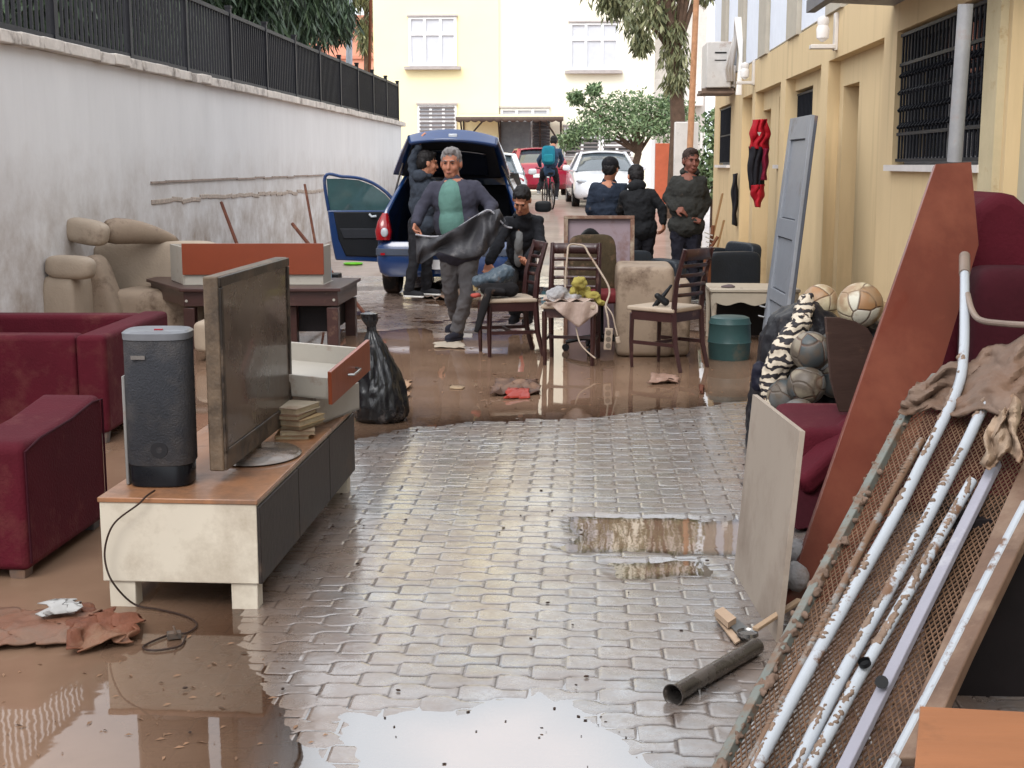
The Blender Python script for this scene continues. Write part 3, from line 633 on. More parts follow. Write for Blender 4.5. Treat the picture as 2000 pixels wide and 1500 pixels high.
# ================================================================== LOOSE THINGS
def partw(name, b, m, t, off=None, **kw):        # geometry given in world coordinates, kept relative to its thing
    o = Vector(off if off is not None else t.location); b.v = [(x-o.x, y-o.y, z-o.z) for x, y, z in b.v]; return part(name, b, m, t, **kw)
def solow(name, b, m, label, cat, loc, group=None, kind=None, **kw):
    o = Vector(loc); b.v = [(x-o.x, y-o.y, z-o.z) for x, y, z in b.v]; q = part(name, b, m, None, loc=o, **kw); return tag(q, label, cat, group, kind)
def rbox(b, c, s, rot=(0, 0, 0)): return b.box(c, s, rot)
def cushion(b, c, s, rot=(0, 0, 0), puff=.25, n=12):
    # soft box: superellipsoid
    M = Matrix.Translation(c) @ (Euler(rot).to_matrix().to_4x4() if not isinstance(rot, Matrix) else rot.to_4x4()); vs = []; fs = []
    e = puff; sg = lambda v, p: math.copysign(abs(v)**p, v); nu, nv = n*3, n*2
    for i in range(nv+1):
        ph = -PI/2+PI*i/nv
        for j in range(nu):
            th = 2*PI*j/nu; vs.append((s[0]/2*sg(math.cos(ph), e)*sg(math.cos(th), e), s[1]/2*sg(math.cos(ph), e)*sg(math.sin(th), e), s[2]/2*sg(math.sin(ph), e)))
    for i in range(nv):
        for j in range(nu): fs.append((i*nu+j, i*nu+(j+1) % nu, (i+1)*nu+(j+1) % nu, (i+1)*nu+j))
    return b.add(vs, fs, M)
maroon = mat("maroon_fabric", S(90, 17, 34), rough=.85, var=.14, scale=3, bump=.35, bscale=90, mud=.06, mudcol=S(120, 70, 62), mscale=2.2, mudsoft=.15)
maroon_d = mat("maroon_lining", S(66, 16, 28), rough=.9, var=.15, bump=.3)
cream = mat("cream_board", S(236, 226, 208), rough=.55, var=.05, scale=2, bump=.1, mud=.16, mudcol=S(140, 116, 90), mscale=2.3, mudsoft=.18)
whiteb = mat("white_board", S(196, 190, 180), rough=.5, var=.05, scale=3, mud=.12)
darkw = mat("dark_wood", S(74, 46, 42), rough=.4, var=.22, scale=4, stretch=(1, 1, 8), bump=.1, mud=.12, coat=.2)
wenge = mat("wenge_front", S(52, 46, 44), rough=.45, var=.25, scale=6, stretch=(1, 1, 1), bump=.15, mud=.16, mudcol=S(110, 92, 80), mscale=4)
orangew = mat("orange_wood", S(150, 74, 46), rough=.4, var=.12, scale=3, stretch=(1, 6, 1), bump=.08, mud=.08, coat=.2)
tanw = mat("tan_wood_top", S(176, 124, 88), rough=.28, var=.15, scale=3, stretch=(6, 1, 1), bump=.08, mud=.38, mudcol=S(128, 96, 76), coat=.4)
black = mat("black_plastic", S(30, 31, 34), rough=.45, var=.2, bump=.1)
grey_pl = mat("grey_plastic", S(110, 108, 110), rough=.5, var=.12, mud=.15)
metalm = mat("chrome", S(170, 168, 166), rough=.22, var=.15, metal=.9, bump=.05)
# ---- TV bench
t = thing("tv_bench", "low television bench with cream end panel and dark front, standing in muddy water", "cabinet", (-1.405, 5.345, 0), R(-.7))
part("carcass", B().box((0, 0, .24), (.56, 1.79, .29)), cream, t, bevel=.004)
part("top", B().box((0, 0, .392), (.57, 1.80, .018)), tanw, t, bevel=.003)
b = B()
for k in range(3): b.box((.283, -.597+.597*k, .235), (.018, .590, .28))
part("drawer_front", b, wenge, t, bevel=.003)
for (x, y) in ((-.215, -.85), (.225, -.85), (-.22, .83), (.225, .83)): part("leg", B().box((x, y, .045), (.095, .07, .11)), cream, t, bevel=.004)
# ---- speaker
t = thing("speaker", "tall dark grey column speaker standing on the near end of the television bench", "speaker", (-1.535, 4.685, .402), R(4))
def rr(wx, wy, p=3.2): return wx/2, wy/2
b = B(); b.loft([((0, 0, 0), .105, .085), ((0, 0, .004), .110, .09), ((0, 0, .075), .112, .092), ((0, 0, .08), .110, .09)], 40, power=3.4); part("base", b, mat("speaker_black", S(20, 22, 28), rough=.25, var=.1, bump=0), t)
b = B(); b.loft([((0, 0, .08), .115, .095), ((0, 0, .085), .118, .098), ((0, 0, .53), .118, .098), ((0, 0, .545), .112, .092), ((0, 0, .55), .10, .08)], 44, power=3.2); part("grille", b, mat("speaker_cloth", S(62, 64, 70), rough=.8, var=.18, scale=5, bump=.6, bscale=160, mud=.22, mudcol=S(104, 98, 94), mscale=3.5, mudsoft=.2), t)
b = B(); b.loft([((0, 0, .535), .120, .10), ((0, 0, .558), .121, .101), ((0, 0, .566), .110, .09), ((0, 0, .564), .01, .01)], 44, power=3.2); part("cap", b, mat("speaker_cap", S(128, 130, 136), rough=.35, var=.12, mud=.1), t)
b = B(); b.box((-.122, -.02, .2), (.012, .05, .4), rot=(0, 0, 0)); part("trim", b, mat("speaker_trim", S(150, 148, 146), rough=.4, var=.15, mud=.2), t, bevel=.004)
part("port", B().lathe([(.012, 0), (.03, 0), (.034, -.004), (.03, -.006), (.012, -.003)], 20).xf(Matrix.Translation((0.01, -.099, .14)) @ Euler((R(90), 0, 0)).to_matrix().to_4x4()), mat("port_ring", S(44, 44, 48), rough=.3), t)
part("badge", B().box((-.05, -.1, .475), (.05, .004, .014)), metalm, t)
part("button", B().box((.01, -.03, .567), (.03, .012, .004)), mat("red_button", S(170, 50, 60)), t)
# ---- television
t = thing("television", "mud caked flat television seen almost edge on, standing on the bench", "television", (-1.325, 5.19, .402), R(-1))
tvmud = mat("tv_mud_plastic", S(66, 58, 52), rough=.5, var=.3, scale=10, bump=.6, bscale=30, mud=.42, mudcol=S(138, 118, 98), mscale=6, mudsoft=.2)
part("housing", B().box((0, 0, .40), (.055, 1.04, .71)), tvmud, t, bevel=.006)
part("rear_cover", B().box((-.038, 0, .38), (.03, .8, .5), top=(1, .9)), tvmud, t, bevel=.01)
part("screen", B().box((.0285, 0, .425), (.004, .96, .60)), mat("tv_screen", S(34, 30, 30), rough=.16, var=.3, scale=3, bump=.04, mud=.34, mudcol=S(112, 92, 76), mscale=2.4, mudsoft=.25, coat=.3), t)
b = B()
for (c, s) in (((.031, 0, .735), (.012, 1.03, .035)), ((.031, 0, .085), (.012, 1.03, .075)), ((.031, -.50, .41), (.012, .03, .61)), ((.031, .50, .41), (.012, .03, .61))): b.box(c, s)
part("bezel", b, mat("tv_bezel", S(52, 46, 42), rough=.35, var=.3, mud=.35, mudcol=S(108, 92, 78), mscale=7), t, bevel=.003)
part("neck", B().box((-.01, -.02, .03), (.05, .16, .07)), tvmud, t, bevel=.01)
b = B(); b.lathe([(.0, 0), (.165, 0), (.175, .006), (.165, .014), (.03, .022), (0, .022)], 40); b.v = [(x, y*1.25, z) for x, y, z in b.v]
part("stand", b.xf(Matrix.Translation((.02, -.04, .0))), mat("stand_glass", S(150, 140, 132), rough=.12, var=.2, metal=.5, mud=.3, mscale=5, mudcol=S(130, 104, 84)), t)
# ---- drawers and books on the bench
def drawer(b, w, d, h, th=.012):
    b.box((0, 0, th/2), (w, d, th)); b.box((-w/2+th/2, 0, h/2), (th, d, h-.001)); b.box((w/2-th/2, 0, h/2), (th, d, h-.001)); b.box((0, -d/2+th/2, h/2), (w-2*th, th, h-.002)); b.box((0, d/2-th/2, h/2), (w-2*th, th, h-.002)); return b
t = thing("drawer", "open white drawer lying flat on the far end of the bench beneath another drawer", "drawer", (-1.30, 6.02, .402), R(-16))
part("drawer_box", drawer(B(), .36, .44, .13), whiteb, t, bevel=.002)
t = thing("drawer", "tilted white drawer with orange brown front and bow handle, lying on another drawer", "drawer", (-1.31, 5.92, .59), (R(9), R(3), R(-10)))
part("drawer_box", drawer(B(), .50, .46, .10), whiteb, t, bevel=.002)
part("front", B().box((.26, 0, .06), (.018, .50, .15)), orangew, t, bevel=.002)
part("handle", B().tube([(.27, -.05, .06), (.295, -.045, .06), (.297, 0, .06), (.295, .045, .06), (.27, .05, .06)], .006, 8), metalm, t)
random.seed(5)
z = .402; cols = [S(170, 140, 100), S(196, 178, 150), S(150, 122, 92), S(186, 160, 120), S(120, 92, 70), S(200, 186, 164)]
labs = ["damp tan book at the bottom of the pile beside the television", "cream paged book second from the bottom of the pile", "brown book in the middle of the pile", "pale tan book above the middle of the pile", "dark brown thin book near the top of the pile", "cream book on top of the pile beside the television"]
for k in range(6):
    th = random.choice([.02, .026, .018]); q = thing("book", labs[k], "book", (-1.235+random.uniform(-.015, .015), 5.56+random.uniform(-.02, .02), z), R(random.uniform(-25, 20)), "pile of damp books on the bench")
    part("pages", B().box((0, 0, th/2), (.135, .19, th-.006)), mat("book_pages%d" % (k % 2), S(196, 180, 150), rough=.9, var=.25, scale=20, stretch=(1, 1, 20), mud=.2), q)
    part("cover", B().box((0, 0, .0015), (.145, .2, .003)).box((0, 0, th-.0015), (.145, .2, .003)).box((-.071, 0, th/2), (.003, .2, th-.006)), mat("book_cover%d" % k, cols[k], rough=.6, var=.2, mud=.3), q)
    z += th+.001
# ---- speaker cable
p = [G(302, 958, .415), P(285, 970, 4.43), P(270, 985, 4.42), P(225, 1020, 4.41), P(207, 1060, 4.41), P(206, 1100, 4.41), P(222, 1140, 4.40), G(262, 1180, .02), G(310, 1190, .008), G(352, 1200, .006), G(376, 1210, .006), G(384, 1222, .006), G(365, 1236, .006), G(330, 1240, .006), G(280, 1262, .006), G(300, 1270, .006), G(350, 1262, .006), G(362, 1243, .008)]
def smooth_path(p, n=6):
    out = []
    for i in range(len(p)-1):
        a, b_, c, d = p[max(i-1, 0)], p[i], p[i+1], p[min(i+2, len(p)-1)]
        for k in range(n):
            s = k/n; out.append(.5*((2*b_)+(c-a)*s+(2*a-5*b_+4*c-d)*s*s+(3*b_-a-3*c+d)*s**3))
    return out+[p[-1]]
t = thing("power_cable", "thin dark cable hanging from the column speaker down into the mud, ending in a plug", "cable", G(302, 1190))
partw("cord", B().tube(smooth_path(p), .0035, 6), mat("cable_dark", S(60, 44, 38), rough=.5, var=.2), t)
partw("plug", B().box(G(340, 1240, .014), (.045, .03, .022), rot=(0, 0, .4)).tube([G(345, 1240, .02), G(338, 1222, .05)], .004, 6), mat("plug_grey", S(84, 80, 76), mud=.4), t, bevel=.004)
# ---- maroon armchairs on the left
def walls_chair(t, w, d, h, arm, seat_h, back="x-", foot=None, r=.03):
    # local: origin at the centre of the footprint; open side faces +back sign
    part("base", B().box((0, 0, .06+(seat_h-.06)/2), (w-2*arm+.002, d-2*arm+.002, seat_h-.06)), maroon_d, t, bevel=.02)
    part("arm", B().box((w/2-arm/2, 0, .06+(h-.06)/2), (arm, d, h-.06)), maroon, t, bevel=r, seg=4)
    part("arm", B().box((-w/2+arm/2, 0, .06+(h-.06)/2), (arm, d, h-.06)), maroon, t, bevel=r, seg=4)
    part("backrest", B().box((0, -d/2+arm/2, .06+(h-.06)/2), (w-2*arm, arm, h-.062)), maroon, t, bevel=r, seg=4)
    for x in (-1, 1):
        for y in (-1, 1): part("foot", B().box((x*(w/2-.05), y*(d/2-.05), .035), (.05, .05, .07), top=(1.3, 1.3)), foot, t, bevel=.004)
footm = mat("plastic_foot", S(96, 92, 92), rough=.5, mud=.3)
t = thing("armchair", "square maroon armchair behind the column speaker, hollow open top seen from behind", "armchair", (-3.37, 7.81, 0), R(2), "maroon square armchairs")
walls_chair(t, 1.38, 1.28, .615, .17, .36, foot=footm)
part("backrest", B().box((0, .555, .06+.27), (1.04, .165, .55)), maroon, t, bevel=.03, seg=4)
t = thing("armchair", "maroon armchair nearest the camera at the left edge, plain flat side beside the bench", "armchair", (-2.575, 5.14, -.035), R(-1), "maroon square armchairs")
b = B(); b.grid(lambda u, v: (0, 0, 0), 1, 1); b = B()
prof = [(-.40, .07), (.40, .07), (.40, .60), (.36, .615), (.28, .605), (.05, .575), (-.25, .56), (-.36, .565), (-.40, .55)]
part("arm", B().prism(prof, .26, Matrix.Translation((.37, 0, 0)) @ Euler((0, 0, R(90))).to_matrix().to_4x4()), maroon, t, bevel=.03, seg=4)
part("backrest", B().box((-.14, -.31, .30), (.76, .18, .47)), maroon, t, bevel=.035, seg=4)
part("arm", B().prism(prof, .2, Matrix.Translation((-.62, 0, 0)) @ Euler((0, 0, R(90))).to_matrix().to_4x4()), maroon, t, bevel=.03, seg=4)
part("seat", B().box((-.14, .1, .24), (.76, .6, .3)), maroon, t, bevel=.05, seg=4)
for x, y in ((.44, -.34), (.44, .34), (-.62, -.34), (-.62, .34)): part("foot", B().box((x, y, .03), (.05, .06, .08), top=(1.3, 1.3)), footm, t, bevel=.004)
sm_ = mat("seam_piping", S(60, 12, 26), rough=.9)
_a = t
for q_, pts in ((_a, [(.503, -.385, .10), (.503, -.385, .53), (.503, -.25, .555), (.503, .05, .57), (.503, .28, .60), (.503, .385, .595), (.503, .385, .10)]), (_a, [(.245, -.403, .08), (.245, -.403, .55)])):
    part("seam", B().tube([Vector(v) for v in pts], .005, 6), sm_, q_)
# ---- beige sofa against the wall, pouf
beige = mat("beige_leather", S(194, 176, 156), rough=.55, var=.12, scale=2.5, bump=.3, bscale=50, mud=.15, mudcol=S(120, 98, 80), mscale=2)
beige_d = mat("beige_leather_dark", S(172, 152, 132), rough=.6, var=.15, scale=3, bump=.3, mud=.3, mudcol=S(100, 80, 66))
t = thing("sofa", "beige leather sofa with loose cushions heaped against the white wall", "sofa", (-4.0, 12.1, 0))
def at(px, py, Y): return P(px, py, Y)
def cush(name, px0, py0, px1, py1, Y, th, m, rot=(0, 0, 0), puff=.35, **kw):
    a = P(px0, py0, Y); c = P(px1, py1, Y); b = B(); cushion(b, (a+c)/2, (abs(c.x-a.x), th, abs(a.z-c.z)), rot, puff); return partw(name, b, m, t, disp=.02, dscale=.3, **kw)
cush("back_cushion", 183, 470, 440, 700, 12.35, .26, beige, (0, 0, R(-3)), .22)
cush("arm", 98, 534, 175, 760, 11.3, .5, beige, (0, 0, 0), .25)
cush("headrest", 90, 498, 186, 545, 11.15, .22, beige, (0, R(4), 0), .6)
cush("side_cushion", 148, 500, 240, 700, 11.65, .30, beige_d, (0, R(-17), 0), .35)
cush("top_cushion", 126, 428, 212, 478, 11.75, .24, beige, (0, R(10), 0), .6)
b = B(); b.loft([(P(200, 450, 11.9), .12, .09), (P(270, 452, 12.1), .13, .085), (P(330, 462, 12.3), .08, .05), (P(355, 470, 12.35), .02, .02)], 16); 
b = B(); b.tube([P(196, 452, 11.85), P(250, 450, 12.0), P(300, 458, 12.2), P(352, 470, 12.4)], [.1, .095, .07, .02], 16, flat=1.3); partw("bolster", b, beige_d, t, sub=1)
cush("seat", 230, 560, 430, 700, 12.0, .7, beige_d, (0, 0, 0), .25)
t = thing("pouf", "beige padded pouf with a dark foot glimpsed between the speaker and the television", "pouf", (-2.80, 10.5, 0))
b = B(); cushion(b, (-2.80, 10.5, .20), (.62, .4, .26), puff=.3); partw("seat", b, beige, t); partw("foot", B().box((-2.85, 10.4, .04), (.25, .12, .1)), darkw, t)
# ---- dark table and the drawer on it
t = thing("coffee_table", "dark brown wooden table with a cut corner behind the television", "table", (-3.1, 11.7, 0)); ZT = .52
pl = [(-3.42, 11.05), (-2.07, 11.15), (-2.07, 12.2), (-4.0, 12.25), (-4.02, 12.0)]
def plate(poly, z0, z1): b = B(); n = len(poly); b.v = [(x, y, z0) for x, y in poly]+[(x, y, z1) for x, y in poly]; b.f = [tuple(range(n))[::-1], tuple(range(n, 2*n))]+[(i, (i+1) % n, (i+1) % n+n, i+n) for i in range(n)]; return b
partw("top", plate(pl, ZT-.03, ZT), darkw, t, bevel=.006)
pi = [(-3.40, 11.09), (-2.10, 11.19), (-2.10, 12.16), (-3.97, 12.2), (-3.98, 12.0)]
partw("apron", plate(pi, ZT-.155, ZT-.031), darkw, t, bevel=.003)
partw("shelf", plate([(-3.3, 11.35), (-2.2, 11.4), (-2.2, 12.1), (-3.5, 12.1)], .12, ZT-.16), mat("shelf_black", S(30, 24, 26), rough=.6, var=.2), t)
for x, y in ((-3.36, 11.14), (-2.15, 11.24), (-2.15, 12.1), (-3.93, 12.1), (-2.52, 11.3)): partw("leg", B().box((x, y, ZT/2-.09), (.095, .095, ZT-.16)), darkw, t, bevel=.004)
for px in (364, 648): partw("screw_cap", B().lathe([(0, 0), (.012, 0), (.012, .004), (0, .006)], 12).xf(Matrix.Translation(P(px, 588, 11.085)+Vector((0, .0 if px < 500 else .095, 0))) @ Euler((R(90), 0, 0)).to_matrix().to_4x4()), whiteb, t)
t = thing("drawer", "long white drawer with an orange brown front lying on the dark table", "drawer", (-2.75, 11.5, ZT))
a = P(357, 555, 11.35); c = P(633, 556, 11.45); 
b = B(); b.add([(a.x, a.y, ZT+.002), (c.x, c.y, ZT+.002), (c.x, c.y+.45, ZT+.002), (a.x-.13, a.y+.45, ZT+.002)], [(3, 2, 1, 0)])
def wallslab(p, q, z0, z1, th): b = B(); b.bar(Vector((p[0], p[1], (z0+z1)/2)), Vector((q[0], q[1], (z0+z1)/2)), z1-z0, th, up=(0, 0, 1)); return b
for (p, q) in (((a.x+.01, a.y+.03), (c.x-.01, c.y+.03)), ((a.x+.0, a.y+.04), (a.x-.25, a.y+.5)), ((c.x-.03, c.y+.04), (c.x-.03, c.y+.45)), ((a.x-.25, a.y+.5), (c.x-.03, c.y+.45))):
    b.bar(Vector((p[0], p[1], ZT+.165)), Vector((q[0], q[1], ZT+.165)), .016, .325, up=(0, 0, 1))
partw("drawer_box", b, whiteb, t, bevel=.002)
b = B(); b.bar(Vector((a.x, a.y+.01, ZT+.225)), Vector((c.x, c.y+.01, ZT+.225)), .018, .27, up=(0, 0, 1)); partw("front", b, mat("orange_front", S(146, 66, 36), rough=.35, var=.08, scale=3, bump=.05, coat=.3), t, bevel=.002)
t = thing("side_box", "small black box with a pale blue hose beyond the right end of the dark table", "box", P(648, 560, 12.6))
q = P(648, 540, 12.6); partw("body", B().box(q+Vector((0, 0, -.02)), (.16, .2, .10)).box(q+Vector((0, 0, -.33)), (.1, .1, .52)), black, t, bevel=.01)
partw("hose", B().tube([P(633, 515, 12.5), P(640, 514, 12.48), P(645, 524, 12.46), P(646, 556, 12.46)], .012, 8), mat("pale_blue", S(150, 190, 214), rough=.4), t)
# ---- sticks by the wall
for (x0, y0, x1, y1, Y, r, lab) in ((432, 395, 462, 475, 14.0, .018, "short rusty brown stick leaning on the white wall, leftmost of three"), (571, 437, 604, 478, 14.3, .02, "shortest thick brown stick leaning low beside the open car door"), (595, 360, 617, 482, 14.6, .014, "long thin brown stick leaning on the white wall just left of the open car door")):
    a = P(x0, y0, Y+.25); d = P(x1, y1, Y)-a; e = a+d*((a.z)/(-d.z)); solow("wooden_stick", B().tube([a, (a+e)/2, e], [r, r*1.1, r*.9], 7), mat("stick_brown", S(112, 66, 50), rough=.7, var=.3, mud=.2), lab, "stick", e, "sticks leaning by the wall")
# ---- green bowl
q = G(690, 527); t = solow("bowl", B().lathe([(.055, 0), (.10, .035), (.14, .09), (.15, .095), (.145, .105), (.13, .095), (.09, .045), (.0, .02)], 28, tuple(q)), mat("lime_plastic", S(120, 214, 40), rough=.35, var=.05), "bright lime green plastic bowl on the wet ground below the open car door", "bowl", q)
# ---- trash bag
t = thing("trash_bag", "black plastic rubbish bag knotted at the top beside the television bench", "bag", (-1.25, 7.98, 0))
prb = [(0, .02), (.0, .13), (.03, .16), (.10, .172), (.2, .16), (.31, .125), (.42, .085), (.50, .055), (.55, .030), (.585, .028), (.62, .05), (.66, .055), (.67, .01)]
def bagf(u, v):
    k = v*(len(prb)-1); i0 = min(int(k), len(prb)-2); f = k-i0; z = prb[i0][0]*(1-f)+prb[i0+1][0]*f; r = prb[i0][1]*(1-f)+prb[i0+1][1]*f; a = 2*PI*u
    q = Vector((math.cos(a)*2.2, math.sin(a)*2.2, z*5)); cr = abs(mnoise.noise(q*1.3))*.22+abs(mnoise.noise(q*3.1))*.12
    fold = .10*min(z/.3, 1)*abs(math.sin(a*5+z*4+mnoise.noise(q)*2)); r *= 1.12-cr-fold; lx = -.05*max(z-.3, 0)/.3
    return (r*math.cos(a)+lx, r*math.sin(a)*.9, z)
b = B(); b.grid(bagf, 72, 60)
bagm = mat("bin_bag", S(26, 27, 30), rough=.25, var=.3, scale=6, bump=.8, bscale=12, stretch=(2, 2, .6), mud=.12, mudcol=S(110, 100, 96), mscale=5, coat=.3)
part("bag_body", b, bagm, t, smooth=50)
# ---- flattened cardboard and mud on the left foreground
card = mat("wet_cardboard", S(140, 98, 78), rough=.5, var=.25, scale=7, bump=.5, bscale=20, mud=.45, mudcol=S(132, 104, 88), mscale=5)
def crumple(pts, nx, ny, amp, seed, z0=.01, lift=.03):
    b = B(); c4 = [Vector(G(*q)) for q in pts]
    def fn(u, v):
        p = (c4[0]*(1-u)+c4[1]*u)*(1-v)+(c4[3]*(1-u)+c4[2]*u)*v; n_ = mnoise.noise(Vector((p.x*9+seed, p.y*9, seed)))+.5*mnoise.noise(Vector((p.x*24, p.y*24+seed, 1)))
        e = mnoise.noise(Vector((u*5+seed, v*5, 2)))*.05; return (p.x+e, p.y+e*.8, z0+lift*math.sin(PI*min(max(v, 0), 1))*.6+max(n_, -.4)*amp+amp*.4)
    return b.grid(fn, nx, ny)
solow("cardboard_sheet", crumple([(-80, 1278), (170, 1262), (200, 1205), (-60, 1200)], 40, 18, .022, 3), card, "muddy flattened cardboard lying in the water at the left edge", "cardboard", G(60, 1240), solid=.006)
solow("mud_cloth", crumple([(130, 1285), (262, 1262), (268, 1222), (150, 1200)], 34, 26, .05, 8), mat("rust_cloth", S(124, 76, 56), rough=.6, var=.3, scale=9, bump=.6, mud=.3), "crumpled rust brown cloth lying beside the muddy cardboard", "cloth", G(200, 1240), solid=.005)
solow("plastic_scrap", crumple([(85, 1232), (150, 1228), (160, 1208), (95, 1206)], 14, 8, .02, 12, z0=.05), mat("clear_scrap", S(190, 188, 186), rough=.15, var=.2), "small shiny scrap of clear plastic on the muddy cardboard", "scrap", G(120, 1220), solid=.003)

# ================================================================== CENTRE FURNITURE
chw = mat("chair_wood", S(62, 34, 34), rough=.35, var=.2, scale=5, bump=.1, mud=.14, mudcol=S(130, 100, 84), mscale=5, coat=.25)
seatm = mat("cream_seat", S(196, 178, 158), rough=.6, var=.1, mud=.25)
def dining_chair(loc, rz, lab, slats=4):
    t = thing("dining_chair", lab, "chair", loc, rz, "dark wooden dining chairs standing in the mud")
    w, d, sh = .42, .42, .455
    for s in (-1, 1):
        part("leg", B().tube([(s*(w/2-.02), -d/2+.02, sh-.03), (s*(w/2-.02), -d/2+.015, .2), (s*(w/2-.025), -d/2+.02, 0)], [.023, .021, .016], 4, flat=1), chw, t, bevel=.003)
        part("back_post", B().tube([(s*(w/2-.02), d/2+.05, 0), (s*(w/2-.02), d/2-.0, .2), (s*(w/2-.02), d/2-.02, sh), (s*(w/2-.02), d/2+.0, .68), (s*(w/2-.02), d/2+.07, .93)], [.018, .022, .025, .022, .018], 4, flat=1.1), chw, t, bevel=.003)
        part("side_rail", B().bar((s*(w/2-.02), -d/2+.02, sh-.045), (s*(w/2-.02), d/2-.02, sh-.045), .02, .07, up=(0, 0, 1)), chw, t); part("stretcher", B().bar((s*(w/2-.02), -d/2+.02, .2), (s*(w/2-.02), d/2-.0, .2), .018, .028, up=(0, 0, 1)), chw, t)
    part("front_rail", B().box((0, -d/2+.02, sh-.045), (w-.06, .02, .07)), chw, t); part("stretcher", B().box((0, 0.0, .2), (w-.05, .018, .025)), chw, t); part("rear_rail", B().box((0, d/2-.02, sh-.045), (w-.06, .02, .07)), chw, t)
    part("seat", B().box((0, -.01, sh+.008), (w+.01, d+.01, .035)), seatm, t, bevel=.012, seg=3)
    def slat(z, h, nm="slat"):
        b = B(); yb = d/2-.02+(z-sh)*.17 if z < .7 else d/2+.012+(z-.7)*.26
        b.grid(lambda u, v: ((u-.5)*(w-.05), yb+.025*(1-(2*u-1)**2), z-h/2+h*v), 10, 1); part(nm, b, chw, t, solid=.014)
    slat(.885, .085, "top_rail")
    for k in range(slats): slat(.80-.073*k, .028)
    return t
dining_chair((-.64, 10.95, 0), R(-74), "dark dining chair in side view with a grey plastic bag on its seat")
dining_chair((-.105, 10.5, 0), R(-6), "muddy dark dining chair facing the camera with a yellow towel on its seat")
dining_chair((.63, 10.30, 0), R(-127), "dark dining chair turned away, its cream seat holding a small black tool")
# things on chairs
grey_bag = mat("grey_blue_bag", S(84, 98, 110), rough=.28, var=.3, scale=7, bump=.8, bscale=22, mud=.15)
b = B(); c = P(967, 543, 10.95); b.ell(c, (.15, .12, .07), (0, R(-14), 0)).ell(c+Vector((.09, 0, .05)), (.08, .08, .06)).ell(c+Vector((-.12, 0, -.03)), (.07, .08, .05))
solow("plastic_bag", b, grey_bag, "grey blue plastic bag lying on the seat of the left dining chair", "bag", c-Vector((0, 0, .07)), remesh=.012, sm=3, disp=.05, dscale=.07)
b = B(); b.tube([P(985, 572, 10.75), P(955, 568, 10.7), P(945, 600, 10.66), P(938, 625, 10.64), P(930, 650, 10.62)], [.05, .05, .045, .04, .03], 12, flat=.7).caps(P(1000, 566, 10.85), P(950, 565, 10.8), .06, .055)
solow("black_trousers", b, mat("black_cloth", S(30, 28, 30), rough=.9, var=.2, bump=.5, mud=.1), "black trousers thrown over the left dining chair with one leg hanging down", "trousers", P(960, 570, 10.75), remesh=.012, sm=3, disp=.02, dscale=.08)
b = B(); b.ell(P(929, 577, 10.9), (.045, .03, .02)); solow("red_rag", b, mat("red_rag", S(190, 90, 80), rough=.8, var=.2), "small salmon red rag at the front edge of the left chair seat", "rag", P(929, 582, 10.9), disp=.02, dscale=.04)
b = B(); c = P(929, 553, 10.95); b.lathe([(0, 0), (.022, 0), (.024, .05), (.018, .07), (.018, .09), (0, .095)], 14, tuple(c-Vector((0, 0, .06)))); solow("small_bottle", b, mat("bottle_tan", S(170, 150, 110), rough=.3, var=.3), "small tan bottle standing by the grey plastic bag", "bottle", c-Vector((0, 0, .06)))
yt = mat("yellow_towel", S(172, 158, 84), rough=.9, var=.25, scale=9, bump=.6)
b = B(); b.ell(P(1132, 553, 10.4), (.055, .05, .05)).ell(P(1120, 572, 10.4), (.035, .04, .05)).ell(P(1158, 578, 10.4), (.06, .05, .04)).ell(P(1172, 590, 10.4), (.035, .04, .025)).ell(P(1140, 570, 10.45), (.06, .05, .05))
solow("towel", b, yt, "crumpled yellow towel heaped on the middle dining chair", "towel", P(1140, 592, 10.4), remesh=.009, sm=2, disp=.05, dscale=.045)
b = B(); b.ell(P(1090, 575, 10.38), (.085, .1, .055)).ell(P(1112, 583, 10.4), (.09, .1, .04)).ell(P(1080, 588, 10.35), (.05, .08, .03))
solow("shopping_bag", b, mat("white_bag", S(178, 176, 178), rough=.4, var=.2, scale=9, bump=.8, mud=.3), "muddy white shopping bag beside the yellow towel", "bag", P(1095, 594, 10.4), remesh=.01, sm=2, disp=.06, dscale=.05)
c4 = [P(1058, 592, 10.26), P(1160, 592, 10.26), P(1145, 612, 10.23), P(1125, 634, 10.22)]
def drape(u, v):
    x0 = 1060+100*u; yb = 592+42*max(0, 1-abs(u-.62)/.5)**.9*v+6*v; y = 590+(yb-590)*v
    q = P(x0+8*math.sin(v*2), y, 10.26-.015*math.sin(u*17+v*3)-.012*v); return q
b = B(); b.grid(lambda u, v: drape(u, v), 30, 12); b.grid(lambda u, v: tuple(P(1060+100*u, 590, 10.26)+Vector((0, .22*v, .012+.012*math.sin(u*21+v*9)))), 30, 8)
solow("plastic_sheet", b, mat("pinkish_plastic", S(186, 164, 152), rough=.35, var=.2, scale=9, bump=.6), "thin pinkish plastic sheet hanging off the front of the middle chair seat", "sheet", P(1110, 592, 10.3), solid=.003)
